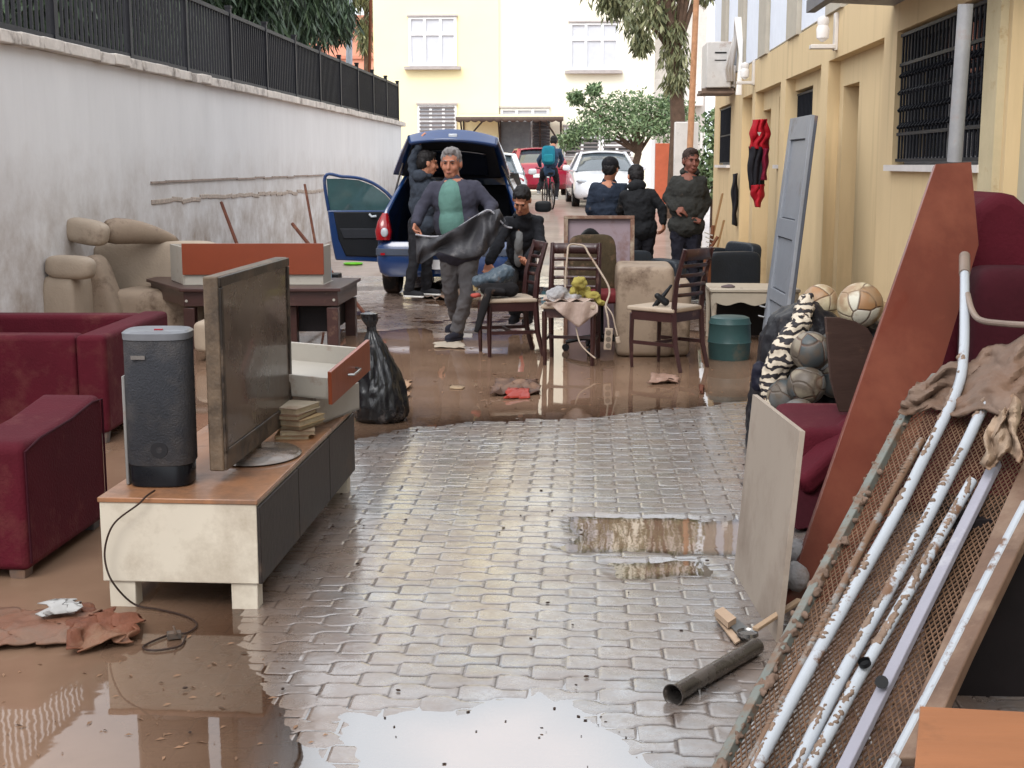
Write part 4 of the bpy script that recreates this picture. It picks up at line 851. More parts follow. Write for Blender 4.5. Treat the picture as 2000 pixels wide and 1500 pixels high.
# power strip and its cable
t = thing("extension_lead", "white extension lead with a hanging socket strip looped over the middle dining chair", "extension lead", P(1188, 690, 10.25))
lead = mat("lead_white", S(186, 168, 150), rough=.4, var=.12, mud=.2)
pth = [P(1112, 600, 10.5), P(1104, 560, 10.55), P(1108, 500, 10.6), P(1112, 479, 10.66), P(1130, 478, 10.68), P(1142, 482, 10.62), P(1150, 496, 10.58), P(1172, 530, 10.5), P(1188, 558, 10.45), P(1190, 575, 10.42), P(1183, 598, 10.36), P(1187, 620, 10.3), P(1189, 642, 10.28)]
partw("cord", B().tube(smooth_path(pth), .008, 7).tube(smooth_path([P(1184, 598, 10.36), P(1196, 615, 10.3), P(1202, 640, 10.28), P(1206, 655, 10.27)]), .006, 6).tube(smooth_path([P(1125, 640, 10.3), P(1132, 668, 10.2), P(1145, 685, 10.1), P(1163, 700, 10.05)]), .006, 6), lead, t)
sp = P(1188, 662, 10.28); o = partw("socket_strip", B().box(sp, (.062, .035, .17), rot=(0, R(4), 0)), lead, t, bevel=.006)
b = B()
for k in (-1, 0, 1): b.lathe([(.0, .001), (.017, .001), (.02, .004), (.022, 0)], 14).v
b = B()
for k in (-.05, 0, .05): bb = B(); bb.lathe([(.0, .0), (.019, .0), (.021, .004), (.0, .005)], 14); bb.xf(Matrix.Translation((sp.x, sp.y-.018, sp.z+k)) @ Euler((R(90), 0, 0)).to_matrix().to_4x4()); b.add(bb.v, bb.f)
partw("socket", b, mat("socket_dark", S(120, 108, 96)), t)
partw("plug", B().box(P(1207, 664, 10.27), (.035, .03, .05), rot=(0, R(-10), 0)), lead, t, bevel=.006)
# black tool on chair 3, cup
b = B(); b.tube([P(1272, 604, 10.25), P(1285, 590, 10.25), P(1300, 572, 10.25), P(1312, 556, 10.25)], [.012, .022, .016, .01], 8).caps(P(1284, 578, 10.2), P(1300, 590, 10.2), .024, .03).caps(P(1268, 605, 10.2), P(1276, 600, 10.2), .016, .012)
solow("black_tool", b, black, "small black tool lying on the cream seat of the right dining chair", "tool", P(1288, 600, 10.22), remesh=.006, sm=1)
# office chair
t = thing("office_chair", "black swivel office chair with a muddy olive backrest behind the middle dining chair", "office chair", (.13, 11.15, 0), R(20))
b = B(); cushion(b, (0, .2, .72), (.42, .09, .5), (R(-8), 0, 0), .4); part("backrest", b, mat("olive_pad", S(78, 66, 48), rough=.8, var=.25, mud=.3, scale=8, bump=.4), t)
b = B(); b.grid(lambda u, v: ((u-.5)*.44*math.cos((v-.5)*1.2), .22+.05*(1-(2*u-1)**2), .78+.22*math.sin(u*PI)*v+.02), 16, 6); part("back_shell", b, black, t, solid=.02)
b = B(); cushion(b, (0, -.05, .47), (.46, .46, .1), puff=.4); part("seat", b, mat("rose_seat", S(130, 50, 54), rough=.8, var=.2, mud=.2), t)
part("column", B().tube([(0, 0, .08), (0, 0, .42)], [.03, .025], 14).bar((0, .05, .4), (0, .24, .6), .05, .02), black, t)
for k in range(5):
    a = 2*PI*k/5+.3; d = Vector((math.cos(a), math.sin(a), 0)); q = part("base_arm", B().tube([Vector((0, 0, .12)), d*.15+Vector((0, 0, .11)), d*.29+Vector((0, 0, .075))], [.03, .022, .016], 8), black, t)
    part("castor", B().lathe([(.0, -.02), (.03, -.02), (.032, 0), (.03, .02), (0, .02)], 14).xf(Matrix.Translation(d*.29+Vector((0, 0, .032))) @ Euler((R(90), 0, a)).to_matrix().to_4x4()), black, q)
# framed board
t = thing("framed_board", "brown framed cabinet door with pale mauve lining propped upright behind the middle chair", "board", (.12, 11.75, 0), (R(-4), 0, R(3)))
a = P(1110, 428, 11.75); c = P(1236, 428, 11.75); wd = c.x-a.x; H = a.z
part("panel", B().box((0, 0, H/2), (wd, .02, H)), mat("mauve_lining", S(168, 150, 158), rough=.6, var=.08, scale=2, mud=.22, mudcol=S(130, 90, 74), mscale=3), t)
part("frame", B().box((-wd/2-.01, -.02, H/2), (.035, .07, H)).box((wd/2+.01, -.02, H/2), (.035, .07, H)).box((0, -.02, H+.015), (wd+.055, .07, .03)), mat("board_frame", S(138, 104, 88), rough=.5, var=.2, mud=.3, mudcol=S(190, 180, 160)), t, bevel=.004)
# beige armchair
t = thing("armchair", "beige upholstered armchair block standing behind the right dining chair", "armchair", (.55, 11.15, 0), 0)
b = B(); a = P(1203, 516, 11.0); c = P(1312, 700, 11.0); cushion(b, ((a.x+c.x)/2, 11.15, a.z/2), (c.x-a.x, .75, a.z-.0), puff=.16, n=14); partw("back_block", b, beige_d, t, disp=.015, dscale=.3)
b = B(); a = P(1290, 545, 10.95); c = P(1346, 700, 10.95); cushion(b, ((a.x+c.x)/2, 11.05, a.z/2), (c.x-a.x, .5, a.z), puff=.3); partw("side_block", b, beige_d, t, disp=.015, dscale=.3)
# black leather chairs
blk_l = mat("black_leather", S(44, 50, 58), rough=.38, var=.15, scale=3, bump=.3, bscale=40, mud=.08)
def leather_chair(loc, rz, lab, s=1.0):
    t = thing("armchair", lab, "armchair", loc, rz, "black leather armchairs")
    b = B(); cushion(b, (0, .0, .2*s), (.62*s, .62*s, .32*s), puff=.2); part("seat", b, blk_l, t)
    for x in (-1, 1): b = B(); cushion(b, (x*.36*s, 0, .32*s), (.17*s, .66*s, .56*s), puff=.3); part("arm", b, blk_l, t)
    b = B(); cushion(b, (0, .3*s, .40*s), (.66*s, .16*s, .56*s), (R(-8), 0, 0), puff=.3); part("backrest", b, blk_l, t)
    for x in (-1, 1):
        for y in (-1, 1): part("foot", B().tube([(x*.3*s, y*.26*s, 0), (x*.3*s, y*.26*s, .08)], .02, 8), metalm, t)
leather_chair((1.50, 15.3, 0), R(-68), "black leather armchair against the ochre wall beyond the white table")
leather_chair((.55, 14.0, 0), R(25), "black leather armchair half hidden by the framed board and the men's legs", .95)
# white console table
t = thing("console_table", "white console table with a scalloped apron beside the teal tub", "table", (1.42, 11.9, 0))
ztop = P(1440, 567, 11.7).z; x0 = P(1388, 567, 11.6).x; x1 = x0+.78; wt = mat("white_lacquer", S(196, 184, 166), rough=.4, var=.08, mud=.25)
partw("top", B().box(((x0+x1)/2, 11.95, ztop), (x1-x0, .62, .03)), wt, t, bevel=.006)
n_ = 24; ap_ = [(x0+.02, ztop-.02)]+[(x0+.02+(x1-x0-.04)*k/n_, ztop-.10-.03*math.sin(k/n_*PI*3)**2-(.05 if k in (0, n_) else 0)) for k in range(n_+1)]+[(x1-.02, ztop-.02)]
partw("apron", B().prism(ap_[::-1], .02, Matrix.Translation((0, 11.66, 0))), wt, t)
for x, y in ((x0+.04, 11.68), (x1-.04, 11.68), (x0+.04, 12.2), (x1-.04, 12.2)): partw("leg", B().tube([(x, y, 0), (x, y, ztop*.5), (x, y, ztop-.02)], [.018, .02, .032], 8), wt, t)
partw("shade_sheet", B().box(((x0+x1)/2, 12.2, ztop/2-.02), (x1-x0-.08, .02, ztop-.06)), mat("under_shade", S(30, 26, 26)), t)  # dark sheet painted in for the shade beneath the table top
b = B(); b.ell(P(1422, 560, 11.8), (.06, .05, .02)).ell(P(1448, 566, 11.75), (.04, .03, .015)).ell(P(1436, 565, 11.78), (.07, .03, .01)); solow("grey_rag", b, mat("rag_grey", S(110, 96, 98), rough=.9), "muddy grey rag on the white console table", "rag", P(1432, 567, 11.78), disp=.02, dscale=.04)
# teal tub
q = G(1428, 706); solow("tub", B().lathe([(0, .34), (.13, .345), (.155, .335), (.165, .30), (.172, .29), (.166, .28), (.172, .15), (.178, .14), (.172, .13), (.166, .02), (.16, 0), (0, 0)][::-1], 36, (q.x, q.y+.17, 0)), mat("teal_plastic", S(62, 92, 92), rough=.4, var=.12, mud=.22, mscale=4, mudcol=S(110, 104, 92)), "teal plastic tub turned upside down beside the right dining chair", "tub", (q.x, q.y+.17, 0))
# debris in the water
def debris(lab, pts, amp, seed, m, cat="debris", nx=16, ny=10, lift=.02): return solow("debris", crumple(pts, nx, ny, amp, seed, z0=.004, lift=lift), m, lab, cat, G(*pts[0]), solid=.005)
debris("muddy heap of rags in the brown water in front of the middle chair", [(955, 775), (1055, 772), (1045, 745), (975, 745)], .045, 4, mat("mud_rag", S(96, 70, 58), rough=.5, var=.3, mud=.4))
debris("red plastic scrap lying on the muddy heap in the water", [(985, 780), (1036, 779), (1030, 762), (1000, 768)], .02, 6, mat("red_scrap", S(168, 60, 46), rough=.4), lift=.05)
debris("pale sodden paper lying near the walking man's foot", [(848, 680), (912, 682), (900, 670), (850, 671)], .012, 9, mat("sodden_paper", S(196, 182, 164), rough=.6, var=.1, mud=.2))
debris("pale pinkish lump of paper in the water below the right chair", [(1270, 752), (1325, 750), (1318, 738), (1272, 738)], .035, 14, mat("pink_paper", S(168, 136, 120), rough=.5, mud=.2))
debris("small light chip of wood floating left of the muddy heap", [(878, 760), (902, 761), (902, 755), (878, 754)], .003, 15, mat("chip", S(176, 150, 120)), lift=.004, nx=4, ny=3)
debris("yellowish wet litter beside the rubbish bag", [(772, 800), (790, 790), (800, 745), (778, 748)], .02, 18, mat("litter", S(190, 150, 116), rough=.5, mud=.3))
debris("thin twig standing out of the water below the right chair", [(1366, 770), (1374, 770), (1372, 758), (1366, 758)], .01, 19, mat("stick_brown", (0, 0, 0)), lift=.06, nx=4, ny=4)
debris("grey drift of rubbish under the car bumper behind the walking man", [(820, 585), (905, 590), (900, 555), (835, 550)], .09, 22, mat("drift", S(140, 128, 120), rough=.7, var=.4, scale=14, mud=.4))

# ================================================================== RIGHT SIDE THINGS
# grey panelled door
t = thing("leaning_door", "grey blue panelled door leaning against the ochre building", "door", (1.6, 11.0, 0))
BL = Vector(G(1486, 696)); BR = Vector((BL.x+.03, BL.y-.92, 0)); TL = P(1547, 229, 11.75); TR = P(1590, 228, 10.75)
U = (BR-BL).normalized(); V = ((TL+TR)/2-(BL+BR)/2); HH = V.length; V.normalize(); N = U.cross(V).normalized()
N = -N if N.x > 0 else N
Wd = (BR-BL).length
MD = Matrix((U, V, N)).transposed().to_4x4(); MD.translation = BL
dm = mat("grey_blue_paint", S(146, 150, 158), rough=.45, var=.1, scale=2, bump=.1, mud=.18, mudcol=S(120, 112, 110), mscale=2.5)
dm2 = mat("grey_blue_edge", S(84, 88, 98), rough=.5, var=.1, mud=.1)
b = B(); b.box((Wd/2, HH/2, -.02), (Wd, HH, .03)); b.xf(MD); partw("leaf", b, dm2, t, bevel=.003)
b = B()
for (x0, x1, y0, y1) in ((0, .13, 0, HH), (Wd-.13, Wd, 0, HH), (.13, Wd-.13, HH-.2, HH), (.13, Wd-.13, 0, .22), (.13, Wd-.13, HH*.5, HH*.5+.16), (.13, Wd-.13, HH*.24, HH*.24+.10)): b.box(((x0+x1)/2, (y0+y1)/2, .003), (x1-x0, y1-y0, .03))
b.xf(MD); partw("stile", b, dm, t, bevel=.003)
b = B()
for (y0, y1) in ((.22, HH*.24), (HH*.24+.1, HH*.5), (HH*.5+.16, HH-.2)): b.box((Wd/2, (y0+y1)/2, -.004), (Wd-.28, y1-y0-.02, .01))
b.xf(MD); partw("panel", b, dm, t, bevel=.004)
b = B(); b.tube([(.05, HH*.2, .02), (.03, HH*.2, .05), (.0, HH*.2, .06)], .008, 8).tube([(.05, HH*.16, .02), (.03, HH*.16, .05), (.0, HH*.16, .06)], .008, 8); b.xf(MD); partw("handle", b, metalm, t)
# hanging jacket and coat
redm = mat("red_cloth", S(188, 26, 42), rough=.7, var=.15, bump=.4, scale=6); blkc = mat("black_jacket", S(36, 34, 40), rough=.8, var=.2, bump=.4)
t = thing("hanging_jacket", "red and black jacket hanging by its hood from the ochre wall", "jacket", P(1485, 400, 14.9))
def hang(lft, rgt, Y, k=5, dep=.05, nu=26, nv=20, bulge=.10):
    def at_(pts, v): q = v*(len(pts)-1); i0 = min(int(q), len(pts)-2); f = q-i0; return (pts[i0][0]*(1-f)+pts[i0+1][0]*f, pts[i0][1]*(1-f)+pts[i0+1][1]*f)
    b = B(); b.grid(lambda u, v: P(at_(lft, v)[0]*(1-u)+at_(rgt, v)[0]*u+1.2*math.sin(v*11+u*3), at_(lft, v)[1]*(1-u)+at_(rgt, v)[1]*u, Y-bulge*math.sin(PI*u)-dep*abs(math.sin(u*k+v*2.2+1.5*mnoise.noise(Vector((u*2, v*3, k)))))), nu, nv); return b
partw("hood", hang([(1471, 234), (1465, 262), (1466, 290)], [(1498, 232), (1504, 262), (1500, 292)], 14.95, 7, .06), redm, t, solid=.015)
partw("body", hang([(1463, 286), (1462, 318), (1461, 350), (1466, 372)], [(1499, 288), (1497, 320), (1494, 345), (1491, 368)], 14.95, 8, .05), blkc, t, solid=.015)
partw("sleeve", hang([(1490, 290), (1490, 320), (1487, 352)], [(1502, 290), (1499, 322), (1496, 352)], 14.85, 3, .03), mat("crimson_sleeve", S(130, 20, 50), rough=.8), t, solid=.012)
partw("lining", hang([(1465, 362), (1468, 382), (1477, 404)], [(1493, 360), (1491, 384), (1484, 405)], 14.92, 5, .04), redm, t, solid=.015)
b = B(); b.add([P(1483, 266, 14.78), P(1479, 258, 14.78), P(1487, 258, 14.78)], [(0, 1, 2)]); partw("badge", b, whiteb, t)
solow("hanging_coat", hang([(1432, 340), (1429, 380), (1431, 438)], [(1440, 338), (1441, 390), (1438, 442)], 18.3, 5, .05), blkc, "long black coat hanging flat on the far part of the ochre wall", "coat", P(1435, 440, 18.2), solid=.015)
for (x0, y0, x1, Y, w_, lab) in ((1411, 378, 1391, 17.0, .10, "longer bare plank leaning on the far ochre wall"), (1414, 430, 1400, 16.2, .07, "shorter bare plank leaning on the ochre wall near the black armchair")):
    a = P(x0, y0, Y); e = Vector((P(x1, y0, Y).x-.12, Y-.1, gz(Y))); solow("plank", B().bar(e, a, w_, .022, up=(1, 0, 0)), mat("bare_plank", S(176, 136, 92), rough=.7, var=.2, stretch=(1, 1, .2)), lab, "plank", e, "planks leaning on the ochre wall", bevel=.003)
# small upturned chair behind right dining chair
t = thing("slatted_chair", "small brown chair turned on its side with pale rungs beside the standing man", "chair", P(1385, 560, 14.6))
b = B(); b.tube([P(1393, 440, 14.6), P(1386, 500, 14.6), P(1384, 580, 14.6)], .02, 8).tube([P(1402, 462, 14.5), P(1378, 500, 14.5), P(1372, 585, 14.5)], .018, 8); partw("post", b, mat("warm_brown", S(126, 78, 52), var=.2), t)
b = B()
for k in range(4): b.bar(P(1376+k*1.5, 468+k*9-14, 14.55), P(1392+k, 474+k*9-14, 14.55), .03, .012)
partw("rung", b, whiteb, t)
# ball pile
def football(c, r, lab, seed, dark=False):
    rr_ = random.Random(seed); m = bpy.data.materials.new("football_skin"); m.use_nodes = True; n = m.node_tree.nodes; l = m.node_tree.links; bs = n["Principled BSDF"]
    tc = n.new("ShaderNodeTexCoord"); vo = n.new("ShaderNodeTexVoronoi"); vo.inputs["Scale"].default_value = 8.5; l.new(tc.outputs["Object"], vo.inputs[0])
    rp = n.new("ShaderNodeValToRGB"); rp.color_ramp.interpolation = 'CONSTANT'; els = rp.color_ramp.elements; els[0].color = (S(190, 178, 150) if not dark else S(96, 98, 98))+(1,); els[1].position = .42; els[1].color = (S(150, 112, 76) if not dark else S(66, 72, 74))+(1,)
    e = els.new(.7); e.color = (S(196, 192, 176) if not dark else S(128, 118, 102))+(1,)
    sp_ = n.new("ShaderNodeSeparateColor"); l.new(vo.outputs["Color"], sp_.inputs[0]); l.new(sp_.outputs[0], rp.inputs[0])
    v2 = n.new("ShaderNodeTexVoronoi"); v2.feature = 'DISTANCE_TO_EDGE'; v2.inputs["Scale"].default_value = 8.5; l.new(tc.outputs["Object"], v2.inputs[0])
    mr = n.new("ShaderNodeMapRange"); mr.inputs["From Max"].default_value = .05; l.new(v2.outputs[0], mr.inputs[0])
    mx = n.new("ShaderNodeMix"); mx.data_type = 'RGBA'; l.new(mr.outputs[0], mx.inputs[0]); mx.inputs[6].default_value = S(88, 62, 48)+(1,); l.new(rp.outputs[0], mx.inputs[7])
    nz = n.new("ShaderNodeTexNoise"); nz.inputs["Scale"].default_value = 9; nz.inputs["Detail"].default_value = 6; l.new(tc.outputs["Object"], nz.inputs[0]); m2 = n.new("ShaderNodeMapRange"); m2.inputs["From Min"].default_value = .45; m2.inputs["From Max"].default_value = .6; l.new(nz.outputs["Fac"], m2.inputs[0])
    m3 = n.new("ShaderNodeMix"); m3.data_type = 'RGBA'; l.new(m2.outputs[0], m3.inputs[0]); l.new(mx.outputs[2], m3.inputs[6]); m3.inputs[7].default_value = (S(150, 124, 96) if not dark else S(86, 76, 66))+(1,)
    l.new(m3.outputs[2], bs.inputs["Base Color"]); bs.inputs["Roughness"].default_value = .5
    bp = n.new("ShaderNodeBump"); bp.inputs["Distance"].default_value = .004; l.new(mr.outputs[0], bp.inputs["Height"]); l.new(bp.outputs[0], bs.inputs["Normal"])
    b = B(); b.ell((0, 0, 0), r, nu=32, nv=20); o = part("football", b, m, None, smooth=180, loc=c); o.rotation_euler = (rr_.uniform(0, 6), rr_.uniform(0, 6), rr_.uniform(0, 6)); tag(o, lab, "ball", "muddy footballs heaped by the ochre wall")
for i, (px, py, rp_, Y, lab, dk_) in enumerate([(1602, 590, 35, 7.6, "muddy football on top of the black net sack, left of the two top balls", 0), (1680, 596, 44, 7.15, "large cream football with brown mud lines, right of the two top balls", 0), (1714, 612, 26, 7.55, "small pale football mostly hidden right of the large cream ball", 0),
        (1583, 686, 39, 7.0, "dark grey football in the sack directly below the top left ball", 1), (1575, 752, 38, 6.95, "dark muddy football in the middle of the sack", 1), (1530, 772, 34, 7.05, "muddy football at the left of the sack behind the beige panel", 1), (1560, 815, 37, 6.8, "lowest football just above the maroon seat", 1), (1632, 742, 36, 7.15, "dark football in the sack left of the curved plywood seat", 1), (1628, 680, 34, 7.3, "dark football tucked behind the curved plywood seat", 1), (1545, 728, 32, 7.2, "dark football between the striped cloth and the middle ball", 1)]):
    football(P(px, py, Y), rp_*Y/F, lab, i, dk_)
t = thing("net_sack", "black sack of footballs wrapped in striped cloth against the ochre wall", "sack", (1.25, 7.3, 0))
b = B(); b.caps((1.25, 7.5, .1), (1.22, 7.5, .55), .34, .24, 18).caps((1.55, 7.4, .1), (1.56, 7.32, .50), .28, .22, 18).caps(P(1560, 640, 7.4), P(1590, 590, 7.6), .07, .05).caps(P(1512, 800, 7.3), P(1530, 700, 7.3), .1, .08).caps((1.0, 7.3, .05), (1.35, 7.2, .05), .12, .12); partw("sack_body", b, mat("sack_black", S(34, 33, 38), rough=.4, var=.3, bump=.7, bscale=20, mud=.2, mudcol=S(90, 78, 70)), t, remesh=.02, sm=3, disp=.06, dscale=.1)
strp = bpy.data.materials.new("striped_cloth"); strp.use_nodes = True; n = strp.node_tree.nodes; l = strp.node_tree.links
tc = n.new("ShaderNodeTexCoord"); wv = n.new("ShaderNodeTexWave"); wv.inputs["Scale"].default_value = 7; wv.inputs["Distortion"].default_value = 7; wv.inputs["Detail"].default_value = 2; wv.inputs["Detail Scale"].default_value = 2; wv.bands_direction = 'Z'
l.new(tc.outputs["Object"], wv.inputs[0]); rp = n.new("ShaderNodeValToRGB"); rp.color_ramp.interpolation = 'CONSTANT'; rp.color_ramp.elements[0].color = S(34, 30, 34)+(1,); rp.color_ramp.elements[1].position = .5; rp.color_ramp.elements[1].color = S(196, 184, 166)+(1,); e = rp.color_ramp.elements.new(.42); e.color = S(120, 96, 74)+(1,)
l.new(wv.outputs[0], rp.inputs[0]); l.new(rp.outputs[0], n["Principled BSDF"].inputs["Base Color"]); n["Principled BSDF"].inputs["Roughness"].default_value = .8
b = B(); b.caps(P(1560, 640, 7.2), P(1530, 690, 7.1), .06, .075).caps(P(1530, 690, 7.1), P(1506, 745, 7.1), .075, .07).caps(P(1506, 745, 7.1), P(1512, 790, 7.05), .07, .05).caps(P(1575, 590, 7.4), P(1560, 640, 7.2), .05, .06); partw("striped_cloth", b, strp, t, remesh=.012, sm=2, disp=.05, dscale=.06)
b = B(); b.caps(P(1484, 720, 7.2), P(1482, 750, 7.2), .04, .045).caps(P(1478, 790, 7.2), P(1480, 810, 7.2), .03, .04); partw("dark_fold", b, mat("navy_cloth", S(28, 28, 44), rough=.6), t, remesh=.01, sm=2, disp=.03, dscale=.05)
# curved plywood seat shell
Yp = 6.2; pl_ = [(1612, 619), (1640, 620), (1672, 628), (1696, 642), (1709, 662), (1706, 700), (1690, 760), (1672, 805), (1640, 805), (1622, 740)]
b = B(); nn = len(pl_); fr_ = [P(x, y, Yp+.0012*(x-1612)*.8) for x, y in pl_]; b.quadslab(fr_, .014)
solow("plywood_shell", b, mat("brown_ply", S(84, 66, 60), rough=.4, var=.2, scale=3, stretch=(1, 1, 5), mud=.2), "curved brown plywood chair shell standing in front of the footballs", "seat shell", P(1650, 800, Yp), bevel=.004)
# maroon armchair behind beige panel
t = thing("armchair", "maroon armchair lying tilted between the beige panel and the footballs", "armchair", (1.15, 6.0, 0), 0, "maroon square armchairs")
b = B(); cushion(b, (1.30, 6.25, .19), (.72, .7, .4), puff=.16); partw("seat", b, maroon, t)
a = P(1555, 948, 5.75); c = P(1672, 815, 6.1); b = B(); b.bar(a, c+Vector((.25, .1, .16)), .14, .10, up=(0, 0, 1)); partw("arm_top", b, maroon, t, bevel=.03, seg=3)
b = B(); b.add([tuple(v) for v in (a+Vector((-.06, -.03, -.02)), c+Vector((.2, 0, .1)), Vector((c.x+.3, 5.95, .02)), Vector((a.x-.04, 5.5, .02)), a+Vector((-.06, .12, -.02)), c+Vector((.2, .15, .1)), Vector((c.x+.3, 6.1, .02)), Vector((a.x-.04, 5.65, .02)))], [(0, 1, 2, 3), (7, 6, 5, 4), (0, 4, 5, 1), (1, 5, 6, 2), (2, 6, 7, 3), (3, 7, 4, 0)]); partw("arm", b, maroon_d, t, bevel=.02)
# beige panel
b = B(); b.quadslab([P(1470, 770, 5.0), P(1433, 1118, 4.98), P(1515, 1258, 4.21), P(1562, 842, 4.26)], .018)
solow("beige_panel", b, mat("beige_panel", S(184, 170, 156), rough=.6, var=.05, scale=2, stretch=(1, 1, .3), bump=.1, mud=.14, mudcol=S(124, 104, 90), mscale=2.5, mudsoft=.2), "plain beige wooden panel standing upright on the wet pavers", "panel", G(1475, 1190))
b = B(); b.ell(P(1548, 1080, 4.75), (.05, .06, .05)).ell(P(1552, 1125, 4.6), (.05, .06, .05)); solow("white_sack", b, mat("white_bag", (0, 0, 0)), "crumpled white sack wedged between the beige panel and the red brown board", "sack", P(1550, 1150, 4.7), disp=.03, dscale=.04)
# red brown board
BLb = Vector(G(1527, 1190)); A2 = P(1828, 320, 5.75); A3 = Vector(G(1668, 1195)); A3.y += .12
nb = (A2-BLb).cross(A3-BLb).normalized()
def onp(px, py, p0, n0, off=0.0): d = ray(px, py); p0 = p0+n0*off; return CP+d*((p0-CP).dot(n0)/d.dot(n0))
if nb.y > 0: nb = -nb
redb = mat("red_brown_board", S(116, 52, 38), rough=.4, var=.14, scale=2.4, stretch=(1, 1, .25), bump=.08, mud=.10, mudcol=S(150, 84, 62), mscale=2, mudsoft=.2, coat=.25)
b = B(); b.quadslab([onp(*q, BLb, nb) for q in ((1527, 1190), (1665, 1200), (1840, 716), (1912, 478), (1897, 316), (1828, 320))], .02)
solow("wardrobe_side", b, redb, "long red brown board leaning up to the near window sill", "board", G(1590, 1195), bevel=.002)
# upright maroon sofa by the wall
t = thing("sofa", "maroon sofa stood on end behind the red brown board at the right edge", "sofa", (1.85, 6.2, 0))
prof = [(1.50, 0), (2.10, 0), (2.10, 1.20), (1.98, 1.30), (1.84, 1.42), (1.76, 1.44), (1.66, 1.36), (1.62, 1.2), (1.56, .7)]
partw("base", B().prism(prof, .8, Matrix.Translation((0, 6.25, 0))), maroon, t, bevel=.05, seg=4)
b = B(); cushion(b, (1.78, 5.72, .78), (.34, .3, .7), puff=.35); partw("cushion", b, maroon_d, t)
# metal frames and expanded mesh
PA = P(1390, 1500, 3.28); PB = P(1800, 740, 4.75); PC = P(1760, 1500, 3.02); pn = (PB-PA).cross(PC-PA).normalized()
if pn.y > 0: pn = -pn
def fp(px, py, off=0.0): return onp(px, py, PA, pn, off)
rust = mat("rusty_mesh", S(122, 94, 74), rough=.7, var=.35, scale=14, bump=.4, mud=.25, mudcol=S(136, 104, 82), mscale=7)
frm = mat("green_grey_frame", S(128, 132, 126), rough=.45, var=.12, scale=8, mud=.42, mudcol=S(126, 98, 78), mscale=9)
t = thing("mesh_panel", "rusty expanded metal mesh panel in a muddy frame leaning in the right foreground", "mesh panel", (float(PA.x), float(PA.y), 0))
def clipseg(p, q, poly):
    # parameter interval of segment inside convex polygon (2D)
    t0, t1 = 0, 1; n_ = len(poly); ar = sum(poly[i][0]*poly[(i+1) % n_][1]-poly[(i+1) % n_][0]*poly[i][1] for i in range(n_)); sg = 1 if ar > 0 else -1
    for i in range(n_):
        a_, b_ = poly[i], poly[(i+1) % n_]; ex, ey = b_[0]-a_[0], b_[1]-a_[1]
        f0 = sg*(ex*(p[1]-a_[1])-ey*(p[0]-a_[0])); f1 = sg*(ex*(q[1]-a_[1])-ey*(q[0]-a_[0]))
        if f0 < 0 and f1 < 0: return None
        if f0 < 0: t0 = max(t0, f0/(f0-f1))
        elif f1 < 0: t1 = min(t1, f0/(f0-f1))
    return (t0, t1) if t1 > t0 else None
e1 = (PB-PA).normalized(); e2 = pn.cross(e1); 
def uv(v): return ((v-PA).dot(e1), (v-PA).dot(e2))
poly = [uv(fp(*q)) for q in ((1400, 1530), (1760, 800), (1800, 745), (2010, 700), (2010, 930), (1690, 1600), (1400, 1600))]
umin = min(q[0] for q in poly); umax = max(q[0] for q in poly); vmin = min(q[1] for q in poly); vmax = max(q[1] for q in poly)
b = B(); dx, dy = .030, .0165
for sgn in (1, -1):
    k = -140
    while k < 160:
        # lines v = sgn*(dy/dx)*... through spacing
        c0 = k*dy; L = umax-umin; u0, u1 = umin, umax; v0 = vmin+c0 if sgn > 0 else vmin+c0; s_ = sgn*dy/dx*.9
        p = (u0, v0); q = (u1, v0+s_*(u1-u0)); r_ = clipseg(p, q, poly)
        if r_:
            a_ = [p[i]+(q[i]-p[i])*r_[0] for i in (0, 1)]; c_ = [p[i]+(q[i]-p[i])*r_[1] for i in (0, 1)]
            b.bar(PA+e1*a_[0]+e2*a_[1]+pn*(.001*sgn), PA+e1*c_[0]+e2*c_[1]+pn*(.001*sgn), .0034, .0042, up=pn)
        k += 1
partw("mesh", b, rust, t, smooth=0)
b = B(); b.bar(fp(1395, 1520, .012), fp(1775, 800, .012), .028, .03, up=pn).bar(fp(1775, 800, .012), fp(1830, 735, .012), .03, .03, up=pn); partw("frame", b, frm, t, bevel=.003)
wtube = mat("white_enamel_tube", S(196, 202, 210), rough=.28, var=.05, scale=4, bump=.1, mud=.30, mudcol=S(128, 98, 78), mscale=7, mudsoft=.03)
b = B(); b.tube(smooth_path([fp(2005, 985, .02), fp(1935, 1120, .02), fp(1850, 1290, .02), fp(1730, 1520, .02)]), .016, 10); partw("edge_tube", b, wtube, t)
# clumps of mud
random.seed(12); b = B()
for k in range(150):
    u = random.random(); x = 1410+u*372+random.gauss(0, 7); y = 1500-u*722; c = fp(x, y, .018); s_ = random.uniform(.4, 1)
    b.ell(c, (random.uniform(.008, .022)*s_, random.uniform(.008, .022)*s_, random.uniform(.006, .012)*s_), (random.random()*3, random.random()*3, random.random()*3), 8, 6)
partw("mud_crust", b, mat("mud_clod", S(128, 106, 92), rough=.7, var=.3, bump=.6), t, remesh=.005, sm=1, disp=.012, dscale=.012)['kind'] = 'stuff'
